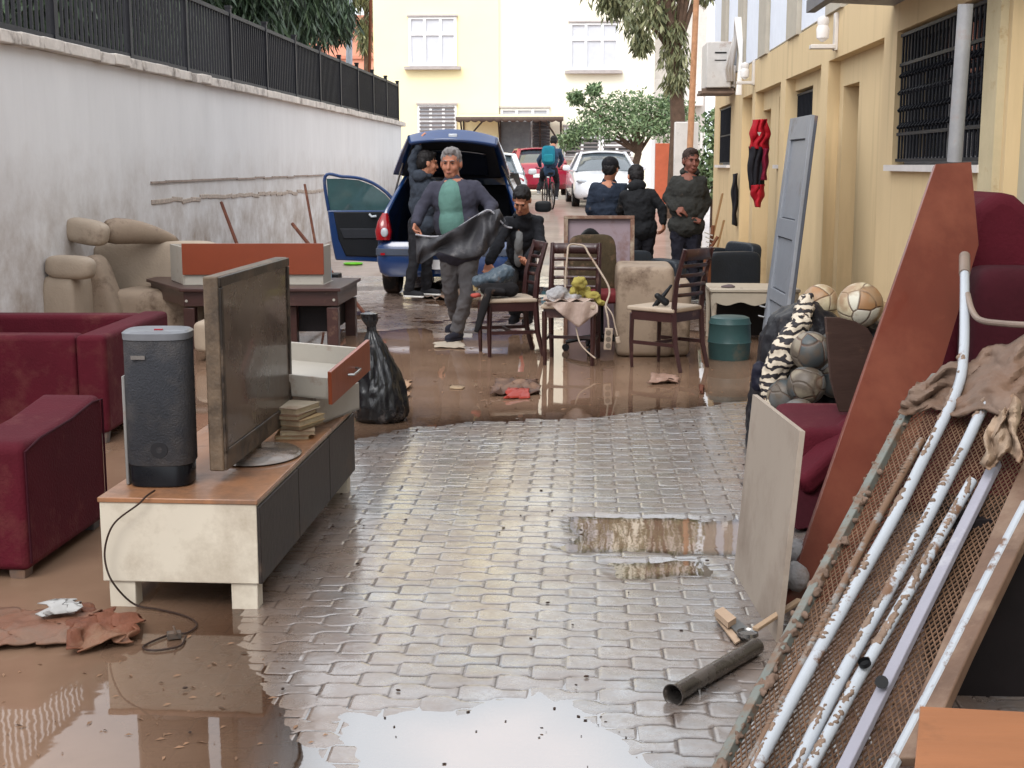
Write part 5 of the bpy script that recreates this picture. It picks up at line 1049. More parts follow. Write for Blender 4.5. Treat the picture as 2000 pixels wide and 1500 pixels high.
# steel tube frame
t = thing("tube_frame", "white enamelled steel tube with an upright capped end, lying on the mesh panel", "metal frame", (float(PA.x)+.2, float(PA.y), 0), 0)
o_ = .045
partw("tube", B().tube(smooth_path([fp(1884, 520, .10), fp(1884, 600, .09), fp(1882, 690, .07), fp(1868, 765, o_), fp(1800, 905, o_), fp(1735, 1032, o_), fp(1600, 1270, o_), fp(1465, 1520, o_)]), .0175, 12), wtube, t)
partw("tube_cap", B().tube([fp(1884, 500, .10), fp(1884, 535, .10)], .021, 12), mat("tube_collar", S(150, 132, 120), rough=.4, var=.2, mud=.3), t)
partw("cross_tube", B().tube(smooth_path([fp(1890, 575, .10), fp(1898, 605, .10), fp(1915, 625, .10), fp(1960, 632, .10), fp(2030, 636, .10)]), .011, 10), mat("tube_collar", (0, 0, 0)), t)
t = thing("tube_frame", "second white steel tube with muddy patches, curving in from the right edge", "metal frame", (float(PA.x)+.3, float(PA.y), 0))
partw("tube", B().tube(smooth_path([fp(2040, 665, o_), fp(1990, 715, o_), fp(1930, 780, o_), fp(1880, 880, o_), fp(1760, 1110, o_), fp(1650, 1310, o_), fp(1545, 1520, o_)]), .0175, 12), wtube, t)
t = thing("tube_frame", "shorter muddy steel tube with an open end beside the flat lavender bar", "metal frame", (float(PA.x)+.35, float(PA.y), 0))
partw("tube", B().tube([fp(1898, 940, o_), fp(1790, 1130, o_), fp(1680, 1320, o_), fp(1560, 1540, o_+.002)], .0155, 12), wtube, t)
partw("open_end", B().lathe([(.0, -.002), (.012, -.002), (.0165, 0), (.0165, .012)], 14).xf(Matrix.Translation(fp(1690, 1298, .066)) @ pn.to_track_quat('Z', 'Y').to_matrix().to_4x4()), black, t)
t = thing("flat_bar", "flat lavender grey steel bar lying along the mesh panel", "metal bar", (float(PA.x)+.4, float(PA.y), 0))
partw("bar", B().bar(fp(1945, 905, .035), fp(1630, 1540, .035), .034, .02, up=pn), mat("lavender_steel", S(168, 166, 178), rough=.35, var=.06, mud=.14, mudcol=S(200, 200, 204)), t, bevel=.003)
partw("bolt", B().tube([fp(1722, 1332, .04), fp(1722, 1332, .07)], .012, 12).tube([fp(1722, 1332, .068), fp(1722, 1332, .074)], .017, 12), black, t)
t = thing("tube_frame", "muddy thin steel tube nearest the left edge of the mesh panel", "metal frame", (float(PA.x)+.1, float(PA.y), 0))
partw("tube", B().tube([fp(1800, 860, .025), fp(1700, 1040, .03), fp(1570, 1290, .03), fp(1440, 1540, .03)], .012, 12), mat("muddy_tube", S(150, 146, 142), rough=.35, var=.1, mud=.62, mudcol=S(130, 102, 82), mscale=8, mudsoft=.03), t)
# dark brown wooden frame on the right of the mesh, black box added behind for the dark void, plywood box
b = B(); b.quadslab([fp(2030, 830, .03), fp(1840, 1250, .03), fp(1740, 1480, .03), fp(1800, 1480, .03), fp(1895, 1270, .03), fp(2040, 970, .03)], .03)
solow("wooden_board", b, mat("muddy_wood", S(122, 96, 80), rough=.6, var=.25, scale=5, stretch=(1, 1, .3), bump=.3, mud=.4, mudcol=S(140, 116, 98), mscale=5), "muddy brown wooden frame board along the right side of the mesh panel", "board", fp(1800, 1390), bevel=.004)
t = thing("void_box", "black box filling the dark void behind the leaning frames at the right edge", "cabinet", (1.6, 3.94, 0))
partw("carcass", B().box((1.6, 3.80, .26), (1.04, .02, .52)).box((1.6, 4.07, .26), (1.04, .02, .52)).box((1.09, 3.94, .26), (.02, .24, .52)).box((2.11, 3.94, .26), (.02, .24, .52)).box((1.6, 3.94, .53), (1.02, .3, .02)), mat("void_black", S(26, 20, 22), rough=.7, var=.3), t)
t = thing("plywood_box", "orange plywood box with a cream left edge at the lower right corner", "box", (1.1, 3.15, 0))
zt_ = .42; pb = [tuple(G(x, y, zt_)[:2]) for x, y in ((1797, 1379), (1786, 1500), (1775, 1620), (2150, 1620), (2120, 1396))]
partw("lid", plate(pb, zt_-.018, zt_), mat("orange_ply", S(176, 116, 78), rough=.45, var=.1, scale=2.5, stretch=(1, 5, 1), bump=.08, mud=.1, mudcol=S(140, 96, 66)), t, bevel=.002)
cx_ = sum(q[0] for q in pb)/5; cy_ = sum(q[1] for q in pb)/5
partw("side", plate([(cx_+(x-cx_)*.985, cy_+(y-cy_)*.985) for x, y in pb], .0, zt_-.0185), mat("cream_edge", S(206, 180, 132), rough=.6, var=.1, mud=.2), t)
# cloth over the frames
cl_m = mat("muddy_cloth", S(134, 112, 98), rough=.7, var=.25, scale=6, bump=.6, bscale=14, mud=.4, mudcol=S(122, 94, 76), mscale=4)
b = B(); b.grid(lambda u, v: fp(1790+260*u-40*v*(1-u), 745-110*u+v*(60+110*u)+8*math.sin(u*20), .05+.05*math.sin(u*9+v*3)*.5+.03*mnoise.noise(Vector((u*6, v*5, 2)))), 50, 30)
solow("cloth", b, cl_m, "muddy grey brown cloth draped over the top of the leaning frames", "cloth", fp(1900, 760), solid=.008, disp=.03, dscale=.05)
b = B(); b.grid(lambda u, v: fp(1915+75*u+28*v*(1-u)+6*math.sin(v*9), 905-115*v+14*math.sin(u*7)-10*u, .075+.022*math.sin(u*13+v*5)+.03*mnoise.noise(Vector((u*5, v*7, 4)))), 24, 26)
solow("rag", b, mat("tan_rag", S(176, 152, 130), rough=.8, var=.2, bump=.5, mud=.25), "light tan rag caught on the flat bar at the right edge", "rag", fp(1955, 890, .06), solid=.006, disp=.015, dscale=.03)
# chrome pipe, slat, cardboard bits on the pavers
a = G(1314, 1358, .034); c = G(1478, 1262, .034); d = (c-a).normalized(); t = thing("metal_pipe", "chromed metal pipe with a flared open end lying on the pavers", "pipe", (float(a.x), float(a.y), 0))
b = B(); fr_a, fr_b = frame_of(d); prf = [(-.0, .034), (.004, .036), (.02, .027), (.03, .026), (.6, .026)]
L_ = (c-a).length
vs = []; fs = []
ring = [(0.0, .034), (.015, .028), (.03, .026), (L_, .026), (L_, .022), (.03, .022), (.01, .024), (.0, .031)]
for s, r in ring:
    for j in range(20): w = 2*PI*j/20; vs.append(a+d*s+fr_a*math.cos(w)*r+fr_b*math.sin(w)*r)
for i in range(len(ring)):
    for j in range(20): i2 = (i+1) % len(ring); fs.append((i*20+j, i*20+(j+1) % 20, i2*20+(j+1) % 20, i2*20+j))
b.add(vs, fs); partw("pipe", b, mat("pipe_chrome", S(126, 120, 116), rough=.25, var=.25, metal=.85, mud=.3, mudcol=S(92, 80, 72), mscale=6), t)
b = B(); q0 = a+d*.09; b.tube([q0-fr_b*0+Vector((.03, 0, -.01)), q0+Vector((.035, 0, -.033))], .004, 6); partw("pin", b, metalm, t)
b = B(); b.bar(G(1474, 1258, .02)+Vector((0, 0, .05)), P(1562, 1172, 4.35), .022, .012); solow("wooden_lath", b, mat("pale_slat", S(186, 158, 130), rough=.7, var=.12, mud=.15), "thin pale wooden slat propped between the pipe and the mesh panel", "slat", G(1478, 1262), bevel=.002)
def flat(pts, z, th): b = B(); return b.quadslab([G(x, y, z) for x, y in pts], th)
solow("cardboard_scrap", flat([(1396, 1192), (1412, 1185), (1438, 1206), (1422, 1216)], .05, .02).quadslab([G(x, y, .02) for x, y in ((1398, 1206), (1412, 1204), (1446, 1250), (1436, 1256))], .006), mat("card_tan", S(200, 172, 146), rough=.7, var=.1), "pale tan cardboard scrap lying near the end of the pipe", "cardboard", G(1420, 1225))
solow("metal_plate", flat([(1420, 1216), (1440, 1208), (1470, 1236), (1452, 1246)], .03, .006), mat("plate_grey", S(104, 106, 106), rough=.4, var=.2), "small grey plate beside the cardboard scrap", "plate", G(1445, 1228))
t = solow("tin_lid", B().lathe([(0, .006), (.03, .006), (.034, .012), (.036, .0)], 24, tuple(G(1460, 1240, .03))), metalm, "small shiny tin lid beside the grey plate", "lid", G(1460, 1240, .02))
# scraps and pebbles on the pavers, too many to count
b = B(); random.seed(77)
for k in range(70):
    x = random.uniform(-1.2, 1.0); y = random.uniform(3.3, 8.0); r = random.uniform(.002, .006); b.ell((x, y, .010), (r*1.6, r, r*.6), (0, 0, random.random()*3), 6, 4)
for k in range(26):
    q = G(random.uniform(700, 1300), random.uniform(1380, 1500)); r = random.uniform(.001, .004); b.ell((q.x, q.y, .002), (r*2, r*1.2, r*.5), (0, 0, random.random()*3), 6, 4)
solow("grit", b, mat("grit_brown", S(62, 46, 38), rough=.7, var=.4), "scattered dark grit and leaf crumbs on the pavers", "grit", (0, 5, 0), kind="stuff")

b = B(); random.seed(31)
for k in range(230):
    q = G(random.uniform(-60, 640), random.uniform(1200, 1500)) if k < 90 else G(random.uniform(660, 1460), 615+185*random.random()**1.3)
    r = random.uniform(.003, .010)*(1 if k < 90 else 1.6); a = random.random()*3; b.add([(q.x+r*1.8*math.cos(a), q.y+r*1.8*math.sin(a), .002), (q.x-r*.5*math.sin(a), q.y+r*.5*math.cos(a), .006), (q.x-r*1.8*math.cos(a), q.y-r*1.8*math.sin(a), .002), (q.x+r*.5*math.sin(a), q.y-r*.5*math.cos(a), .003)], [(0, 1, 2, 3)])
solow("leaf_litter", b, mat("litter_brown", S(150, 116, 90), rough=.6, var=.5, scale=3), "small leaves and chips drifting on the brown water", "litter", (-1, 6, 0), kind="stuff")

mudc = mat("mud_lumps", S(142, 120, 104), rough=.6, var=.3, scale=14, bump=.6)
def tube_mud(path, r, n, seed, side):
    rr_ = random.Random(seed); b = B(); pts = smooth_path([fp(*q) for q in path], 30)
    for _ in range(n):
        i0 = rr_.randrange(len(pts)-2); L = rr_.randint(2, 9); off = rr_.uniform(-.6, .9)
        for k in range(L):
            q = pts[min(i0+k, len(pts)-1)]; s_ = rr_.uniform(.35, .75); b.ell(q+pn*(r*.84)*math.cos(off)+side*(r*.84)*math.sin(off), (r*s_*.8, r*s_*.8, r*s_*.6), (rr_.random()*3, rr_.random()*3, 0), 8, 6)
    return b
sd_ = pn.cross((PB-PA).normalized()).normalized()
o_ = .045; tubes = [o for o in bpy.data.objects if o.name.startswith("tube_frame")]
for o, path, r, n_, sg in ((tubes[0], [(1882, 690, .07), (1868, 765, o_), (1800, 905, o_), (1735, 1032, o_), (1600, 1270, o_), (1465, 1520, o_)], .0175, 34, 1), (tubes[1], [(1990, 715, o_), (1930, 780, o_), (1880, 880, o_), (1760, 1110, o_), (1650, 1310, o_), (1545, 1520, o_)], .0175, 40, 1), (tubes[2], [(1898, 940, o_), (1790, 1130, o_), (1680, 1320, o_), (1560, 1540, o_)], .0155, 30, -1), (tubes[3], [(1800, 860, .025), (1700, 1040, .03), (1570, 1290, .03), (1440, 1540, .03)], .013, 26, 1)):
    partw("mud_crust", tube_mud(path, r, n_, len(path)+n_, sd_*sg), mudc, o, remesh=.004, sm=1, disp=.008, dscale=.01)['kind'] = 'stuff'
# ================================================================== VEHICLES
def paint(name, col): return mat(name, col, rough=.3, var=.04, scale=2, bump=0, coat=1.0, mud=.12, mudcol=S(120, 104, 92), mscale=2.5)
blackt = mat("tyre_rubber", S(34, 32, 32), rough=.8, var=.2, bump=.3, mud=.35, mudcol=S(100, 78, 64))
car_glass = mat("car_glass", S(70, 84, 92), rough=.04, var=.1, bump=0, spec=1, coat=.6)
trimb = mat("car_trim", S(32, 34, 38), rough=.5, var=.15, bump=0)
rim_m = mat("rim_silver", S(140, 140, 142), rough=.35, metal=.7, mud=.3)
lamp_r = mat("lamp_red", S(170, 24, 34), rough=.15, var=.2, bump=0, coat=.6); lamp_w = mat("lamp_clear", S(206, 212, 220), rough=.12, var=.1, bump=0, coat=.6)
def loftx(b, st):
    # st: (y, zb, zt, hw, crown)
    n = None; vs = []; fs = []
    for (y, zb, zt, hw, cr) in st:
        h = zt-zb; half = [(0, zb), (hw*.84, zb), (hw*.95, zb+h*.08), (hw, zb+h*.3), (hw, zb+h*.55), (hw*.975, zb+h*.8), (hw*.91, zb+h*.95), (hw*.78, zt), (hw*.4, zt+cr*.8), (0, zt+cr)]
        ring = half+[(-x, z) for x, z in half[-2:0:-1]]; n = len(ring); vs += [(x, y, z) for x, z in ring]
    for i in range(len(st)-1):
        for j in range(n): fs.append((i*n+j, i*n+(j+1) % n, (i+1)*n+(j+1) % n, (i+1)*n+j))
    fs.append(tuple(range(n))); fs.append(tuple((len(st)-1)*n+j for j in range(n))[::-1]); return b.add(vs, fs)
def wheel(t, x, y, r=.31):
    o = part("wheel", B().lathe([(r*.62, -.09), (r*.93, -.095), (r, -.07), (r, .07), (r*.93, .095), (r*.62, .09), (r*.55, .06), (r*.55, -.06), (r*.62, -.09)], 28).xf(Matrix.Translation((x, y, r)) @ Euler((0, R(90), 0)).to_matrix().to_4x4()), blackt, t)
    s = 1 if x > 0 else -1; b = B(); b.lathe([(0, 0), (r*.15, .01), (r*.2, -.01), (r*.58, .0), (r*.63, .02)], 24)
    for k in range(7):
        a = 2*PI*k/7; b.bar((.04*math.cos(a), .04*math.sin(a), .012), (r*.6*math.cos(a), r*.6*math.sin(a), .012), .035, .02, up=(0, 0, 1))
    part("rim", b.xf(Matrix.Translation((x+s*.07, y, r)) @ Euler((0, R(90)*s, 0)).to_matrix().to_4x4()), rim_m, o)
def sedan(loc, rz, col, lab, name="parked_car", grille=True):
    t = thing(name, lab, "car", loc, rz, "parked cars at the end of the alley"); pm = paint("paint_"+col[0], col[1])
    part("body", loftx(B(), [(-2.22, .34, .50, .60, .02), (-2.17, .26, .62, .74, .03), (-2.02, .22, .72, .83, .04), (-1.6, .2, .80, .88, .05), (-1.0, .2, .90, .895, .03), (-.7, .2, .94, .9, .0), (.8, .2, .96, .9, .0), (1.6, .2, .98, .9, .02), (1.95, .22, .97, .87, .03), (2.12, .28, .88, .83, .02), (2.2, .36, .66, .78, .01)]), pm, t, smooth=60)
    gh = [(-.95, .90, .925, .76, .01), (-.55, .9, 1.16, .73, .02), (-.15, .9, 1.37, .70, .03), (.1, .9, 1.42, .69, .03), (.8, .9, 1.43, .69, .03), (1.2, .9, 1.36, .69, .03), (1.55, .9, 1.12, .70, .02), (1.8, .92, .97, .72, .01)]
    vs = B(); n = None
    def gloft(st, infl=0.0):
        b = B(); vv = []; ff = []
        for (y, zb, zt, hw, cr) in st:
            w = (zt-zb)/.53; top = hw*(1-.22*w)+infl; half = [(0, zb), (hw+infl+.04, zb), (hw+infl+.02, zb+(zt-zb)*.3), (top+.02, zb+(zt-zb)*.9), (top-.04, zt+infl), (top*.5, zt+cr*.8+infl), (0, zt+cr+infl)]
            ring = half+[(-x, z) for x, z in half[-2:0:-1]]; n = len(ring); vv += [(x, y, z) for x, z in ring]
        for i in range(len(st)-1):
            for j in range(n): ff.append((i*n+j, i*n+(j+1) % n, (i+1)*n+(j+1) % n, (i+1)*n+j))
        ff.append(tuple(range(n))); ff.append(tuple((len(st)-1)*n+j for j in range(n))[::-1]); return b.add(vv, ff)
    part("window", gloft(gh), car_glass, t, smooth=60)
    rf = B(); rf.grid(lambda u, v: ((u-.5)*1.16*(1-.0*v), -.22+1.5*v, 1.405+.045*(1-(2*u-1)**2)-.035*abs(2*v-1)**3), 12, 10); part("roof", rf, pm, t, solid=.03)
    for s in (-1, 1):
        b = B(); b.bar((s*.79, -.95, .93), (s*.58, -.2, 1.39), .06, .05).bar((s*.58, -.2, 1.40), (s*.57, 1.2, 1.40), .07, .05).bar((s*.57, 1.2, 1.38), (s*.74, 1.85, .97), .12, .06).bar((s*.77, .35, .95), (s*.57, .3, 1.39), .05, .04)
        part("pillar", b, pm, t)
    for s in (-1, 1):
        for y in (-1.35, 1.35): wheel(t, s*.80, y)
        m_ = B(); cushion(m_, (s*1.0, -.62, 1.0), (.2, .12, .14), puff=.6); part("mirror", m_, pm, t)
        h = B(); h.ell((s*.66, -2.06, .66), (.19, .10, .06), (0, R(s*-6), R(s*-22))); part("headlight", h, lamp_w, t)
        h = B(); h.ell((s*.66, 2.08, .82), (.18, .08, .075), (0, 0, R(s*-15))); part("tail_light", h, lamp_r, t)
        h = B(); h.box((s*.62, -2.12, .38), (.2, .12, .12)); part("fog_lamp", h, trimb, t, bevel=.02)
    part("grille", B().box((0, -2.17, .60), (.9, .1, .05)).box((0, -2.19, .40), (.8, .08, .14)), trimb, t, bevel=.015)
    part("number_plate", B().box((0, -2.245, .48), (.5, .01, .11)), wf, t); part("number_plate", B().box((0, 2.21, .62), (.5, .01, .11)), wf, t)
    part("badge", B().ell((0, -2.215, .61), (.045, .02, .045)), metalm, t)
    part("bumper_lip", B().box((0, -2.08, .24), (1.3, .2, .06)), trimb, t, bevel=.01)
    return t
_dk = DK; DK = 1.0
sedan((P(1178, 398, 34).x, 36.2, gz(34)), R(4), ("white", S(226, 228, 234)), "white sedan facing the camera beneath the olive tree")
DK = .8
sedan((P(1043, 372, 42).x, 42, gz(42)), R(180+8), ("red", S(170, 20, 56)), "crimson red car seen from behind, left of the cyclist")
DK = 1.0
sedan((P(1020, 372, 29.5).x-.88, 32.0, gz(31)), R(180+2), ("silver", S(200, 204, 208)), "pale silver car mostly hidden behind the raised tailgate of the blue car")
DK = _dk
# ---- blue hatchback, rear towards the camera, tailgate up, left door open
blue = mat("paint_blue", S(24, 62, 118), rough=.28, var=.05, scale=2, bump=0, coat=1.0, mud=.15, mudcol=S(96, 96, 100), mscale=2)
bc = thing("hatchback_car", "blue hatchback seen from behind with its tailgate raised and left front door wide open", "car", (-1.57, 15.6, 0), 0)
part("body", loftx(B(), [(1.6, .2, .93, .87, .0), (2.5, .2, .95, .88, .0), (3.1, .2, .93, .88, .02), (3.7, .22, .82, .84, .04), (4.05, .28, .66, .74, .03), (4.15, .36, .52, .62, .02)]), blue, bc, smooth=60)
def lean(b): b.v = [(x*(1-.30*max(z-.88, 0)/.55), y, z) for x, y, z in b.v]
for s in (-1, 1):
    pr = [(1.7, .2), (.95, .2), (.9, .42), (.78, .58), (.62, .62), (.42, .55), (.33, .34), (.16, .34), (.03, .55), (.02, .80), (.10, 1.02), (.28, 1.22), (.50, 1.42), (.95, 1.47), (1.7, 1.48)]
    b = B(); b.prism([(y, z) for y, z in pr], .07, Euler((0, 0, R(90))).to_matrix().to_4x4(), c=-s*.84); lean(b); part("quarter_panel", b, blue, bc, bevel=.02, seg=3)
    b = B(); b.prism([(y, z) for y, z in [(.5, 1.0), (1.5, 1.0), (1.5, 1.38), (.75, 1.38), (.52, 1.15)]], .012, Euler((0, 0, R(90))).to_matrix().to_4x4(), c=-s*.883); lean(b); part("window", b, car_glass, bc)
    wheel(bc, s*.78, .62, .315); wheel(bc, s*.78, 3.25, .315)
    b = B(); b.loft([((s*.80, .02, .68), .085, .07), ((s*.80, .02, .78), .10, .085), ((s*.80, .06, .90), .07, .08), ((s*.79, .12, .99), .035, .06)], 16, power=3); part("tail_light", b, lamp_r, bc)
    b = B(); b.ell((s*.78, -.055, .77), (.045, .02, .055)); part("lamp_lens", b, lamp_w, bc)
    b = B(); b.bar((s*.70, 2.3, .95), (s*.60, 2.9, .98), .04, .04); 
    b = B(); cushion(b, (s*1.0, 2.35, 1.0), (.22, .10, .15), puff=.55); part("mirror", b, trimb, bc)
b = B(); b.loft([((0, .12, .25), .80, .14), ((0, .12, .30), .86, .17), ((0, .12, .45), .89, .19), ((0, .12, .60), .885, .18), ((0, .12, .66), .84, .14)], 48, power=5); part("rear_bumper", b, blue, bc, smooth=50)
part("bumper_strip", (lambda b: b.loft([((0, .12, .50), .896, .196), ((0, .12, .505), .90, .2), ((0, .12, .575), .90, .2), ((0, .12, .58), .896, .196)], 48, power=5))(B()), mat("bumper_grey", S(84, 92, 108), rough=.5, var=.1, mud=.2), bc)
part("number_plate", B().box((0, -.10, .40), (.5, .02, .11)), wf, bc); part("reflector", B().box((-.8, -.075, .52), (.05, .02, .025)), lamp_r, bc)
inn = mat("car_interior", S(34, 36, 42), rough=.85, var=.2)
part("interior", B().box((0, 1.0, .50), (1.56, 1.5, .06)).box((0, 1.62, .85), (1.56, .1, .8)).box((-.4, 1.52, 1.05), (.42, .14, .5)).box((.4, 1.52, 1.05), (.42, .14, .5)), inn, bc, bevel=.03)
part("roof", (lambda b: b.grid(lambda u, v: ((u-.5)*(1.26-.06*v), .55+2.0*v, 1.455+.05*(1-(2*u-1)**2)-.03*abs(2*v-1)**3), 14, 10))(B()), blue, bc, solid=.04)
b = B(); b.add([(-.66, 2.5, 1.44), (.66, 2.5, 1.44), (.76, 3.15, .97), (-.76, 3.15, .97)], [(0, 1, 2, 3)]); part("windscreen", b, car_glass, bc, solid=.01)
# tailgate
c0 = Vector(bc.location)
def TG(px, py, Y): return P(px, py, Y)-c0
rows = [[(768, 338, 16.15), (882, 345, 16.25), (996, 343, 16.15)], [(783, 300, 15.75), (885, 292, 15.8), (985, 306, 15.75)], [(797, 268, 15.35), (885, 256, 15.25), (972, 272, 15.35)], [(800, 281, 15.22), (885, 275, 15.12), (970, 286, 15.22)]]
def tgf(u, v, off=0):
    k = min(int(v*3), 2); f = v*3-k; a, b_ = rows[k], rows[k+1]
    def rowpt(r):
        p = [TG(*q) for q in r]; return p[0]*(1-u)*(1-2*u)+p[1]*4*u*(1-u)+p[2]*u*(2*u-1)
    q = rowpt(a)*(1-f)+rowpt(b_)*f; return q
b = B(); b.grid(lambda u, v: tgf(u, v), 24, 24); tg = part("tailgate", b, blue, bc, solid=.04)
b = B(); b.grid(lambda u, v: tgf(.07+.86*u, .04+.60*v)+Vector((0, -.035, -.045)), 20, 16); part("lining", b, inn, tg, solid=.02)
b = B(); b.grid(lambda u, v: tgf(.17+.66*u, .08+.34*v)+Vector((0, -.06, -.065)), 20, 10); part("rear_window", b, mat("tinted_glass", S(26, 32, 44), rough=.08, var=.1, bump=0, spec=.8), tg, solid=.01)
part("number_plate_lamp", B().box(tgf(.5, .83)+Vector((0, -.03, -.0)), (.10, .03, .045)), lamp_w, tg, bevel=.01)
for s in (-1, 1): part("gas_strut", B().tube([Vector((s*.74, .45, 1.15)), tgf(.5+s*.45, .2)], .012, 8), metalm, bc)
# open door
def DR(px, py): 
    u = (775-px)/143.0; return P(px, py, 17.3-.28*u)-c0
low = [(640, 411), (779, 411), (776, 468), (762, 492), (744, 512), (656, 508), (648, 470)]
b = B(); b.quadslab([DR(*q) for q in low], .07); dr = part("door", b, blue, bc, bevel=.012)
frp = [DR(*q) for q in ((641, 412), (634, 345), (668, 345), (700, 348), (728, 358), (754, 376), (776, 402))]
b = B(); b.tube(smooth_path([q+Vector((0, .03, 0)) for q in frp]), .022, 8); part("window_frame", b, blue, dr)
b = B(); b.quadslab([DR(*q)+Vector((0, .03, 0)) for q in ((642, 411), (637, 349), (668, 349), (700, 352), (727, 362), (752, 380), (774, 405), (774, 411))], .006); part("window", b, mat("door_glass_teal", S(72, 102, 104), rough=.05, var=.15, bump=0, spec=.9), dr)
b = B(); b.quadslab([DR(*q)+Vector((0, -.02, 0)) for q in ((652, 414), (774, 414), (771, 466), (742, 502), (676, 500), (662, 468))], .03); part("lining", b, trimb, dr, bevel=.012)
b = B(); b.quadslab([DR(*q)+Vector((0, -.035, 0)) for q in ((664, 446), (740, 446), (736, 466), (672, 466))], .02); part("armrest", b, mat("armrest_grey", S(52, 54, 60), rough=.7), dr, bevel=.01)
b = B(); b.tube([DR(722, 418)+Vector((0, -.03, 0)), DR(727, 423)+Vector((0, -.05, 0)), DR(736, 422)+Vector((0, -.05, 0))], .016, 8); part("handle", b, lamp_w, dr)
b = B(); cushion(b, DR(762, 404)+Vector((0, .1, 0)), (.17, .12, .14), puff=.6); part("mirror", b, trimb, dr)
# bicycle
def bike(loc, rz):
    t = thing("bicycle", "dark bicycle ridden by the cyclist with a teal backpack", "bicycle", loc, rz); fm_ = mat("bike_frame", S(40, 38, 40), rough=.4)
    for y in (-.52, .52):
        b = B(); b.tube([(0, y+.33*math.cos(a), .34+.33*math.sin(a)) for a in np.linspace(0, 2*PI, 29)], .02, 8, cap=False); o = part("wheel", b, blackt, t)
        b = B()
        for k in range(12): a = PI*k/12; b.tube([(0, y+.31*math.cos(a), .34+.31*math.sin(a)), (0, y-.31*math.cos(a), .34-.31*math.sin(a))], .002, 4)
        b.tube([(-.04, y, .34), (.04, y, .34)], .02, 8); part("spokes", b, metalm, o)
    b = B(); seat, head, bb, rear, fr = (0, .22, .82), (0, -.36, .86), (0, .08, .30), (0, .52, .34), (0, -.52, .34)
    for p, q in ((seat, bb), (bb, head), (seat, head), (seat, rear), (rear, bb), (head, fr)): b.tube([p, q], .016, 8)
    part("frame", b, fm_, t); part("handlebar", B().tube([(-.28, -.28, 1.02), (-.1, -.36, .98), (0, -.36, .95), (.1, -.36, .98), (.28, -.28, 1.02)], .013, 8).tube([(0, -.36, .86), (0, -.36, .96)], .014, 8), fm_, t)
    b = B(); cushion(b, (0, .24, .88), (.15, .26, .06), puff=.5); part("saddle", b, blackt, t); part("crank", B().tube([(-.1, .08, .13), (-.1, .08, .30), (.1, .08, .30), (.1, .08, .47)], .01, 6), metalm, t)
bike_loc = P(1070, 398, 33.5); bike_loc = Vector((bike_loc.x, 33.9, gz(33.5))); bike(tuple(bike_loc), R(180+12))
DK = .95
# ================================================================== PEOPLE
skin_m = mat("skin", S(176, 122, 98), rough=.55, var=.08, scale=8, bump=.05); lip_m = mat("lips", S(136, 78, 70), rough=.5); eye_m = mat("eye_dark", S(44, 32, 28), rough=.3, bump=0)
def skinm(name, c): return mat(name, c, rough=.55, var=.08, scale=8, bump=.05)
def basis(fwd, up):
    y = -Vector(fwd).normalized(); z = Vector(up); z = (z-y*z.dot(y)).normalized(); x = y.cross(z); return Matrix((x, y, z)).transposed()
def hand(b, wrist, d, n, s=1, curl=.5, r=.0088):
    # palm along d, fingers bend towards n; thumb on side s
    d = Vector(d).normalized(); n = Vector(n); n = (n-d*n.dot(d)).normalized(); side = d.cross(n)*s
    w = Vector(wrist)
    for k, off in enumerate((-.03, -.01, .011, .031)):
        kn = w+d*(.085-.006*abs(off)*40)+side*off; b.caps(w+side*off*.55+d*.01, kn, .016, .0125, 8)
        L = (.040, .046, .043, .034)[k]; p = kn; dd = d.copy()
        for sg in range(3):
            c = curl*(.9+.15*k) ; dd = (dd*math.cos(c)+n*math.sin(c)).normalized(); q = p+dd*L*(1, .75, .6)[sg]; b.caps(p, q, r*(1-.08*sg), r*(.92-.08*sg), 8); p = q
    tb = w+d*.03-side*.028; t1 = tb+(d*.6-side*.7+n*.3).normalized()*.042; t2 = t1+(d*.9-side*.1+n*.5).normalized()*.032
    b.caps(tb, t1, .014, .0115, 8).caps(t1, t2, .011, .0095, 8)
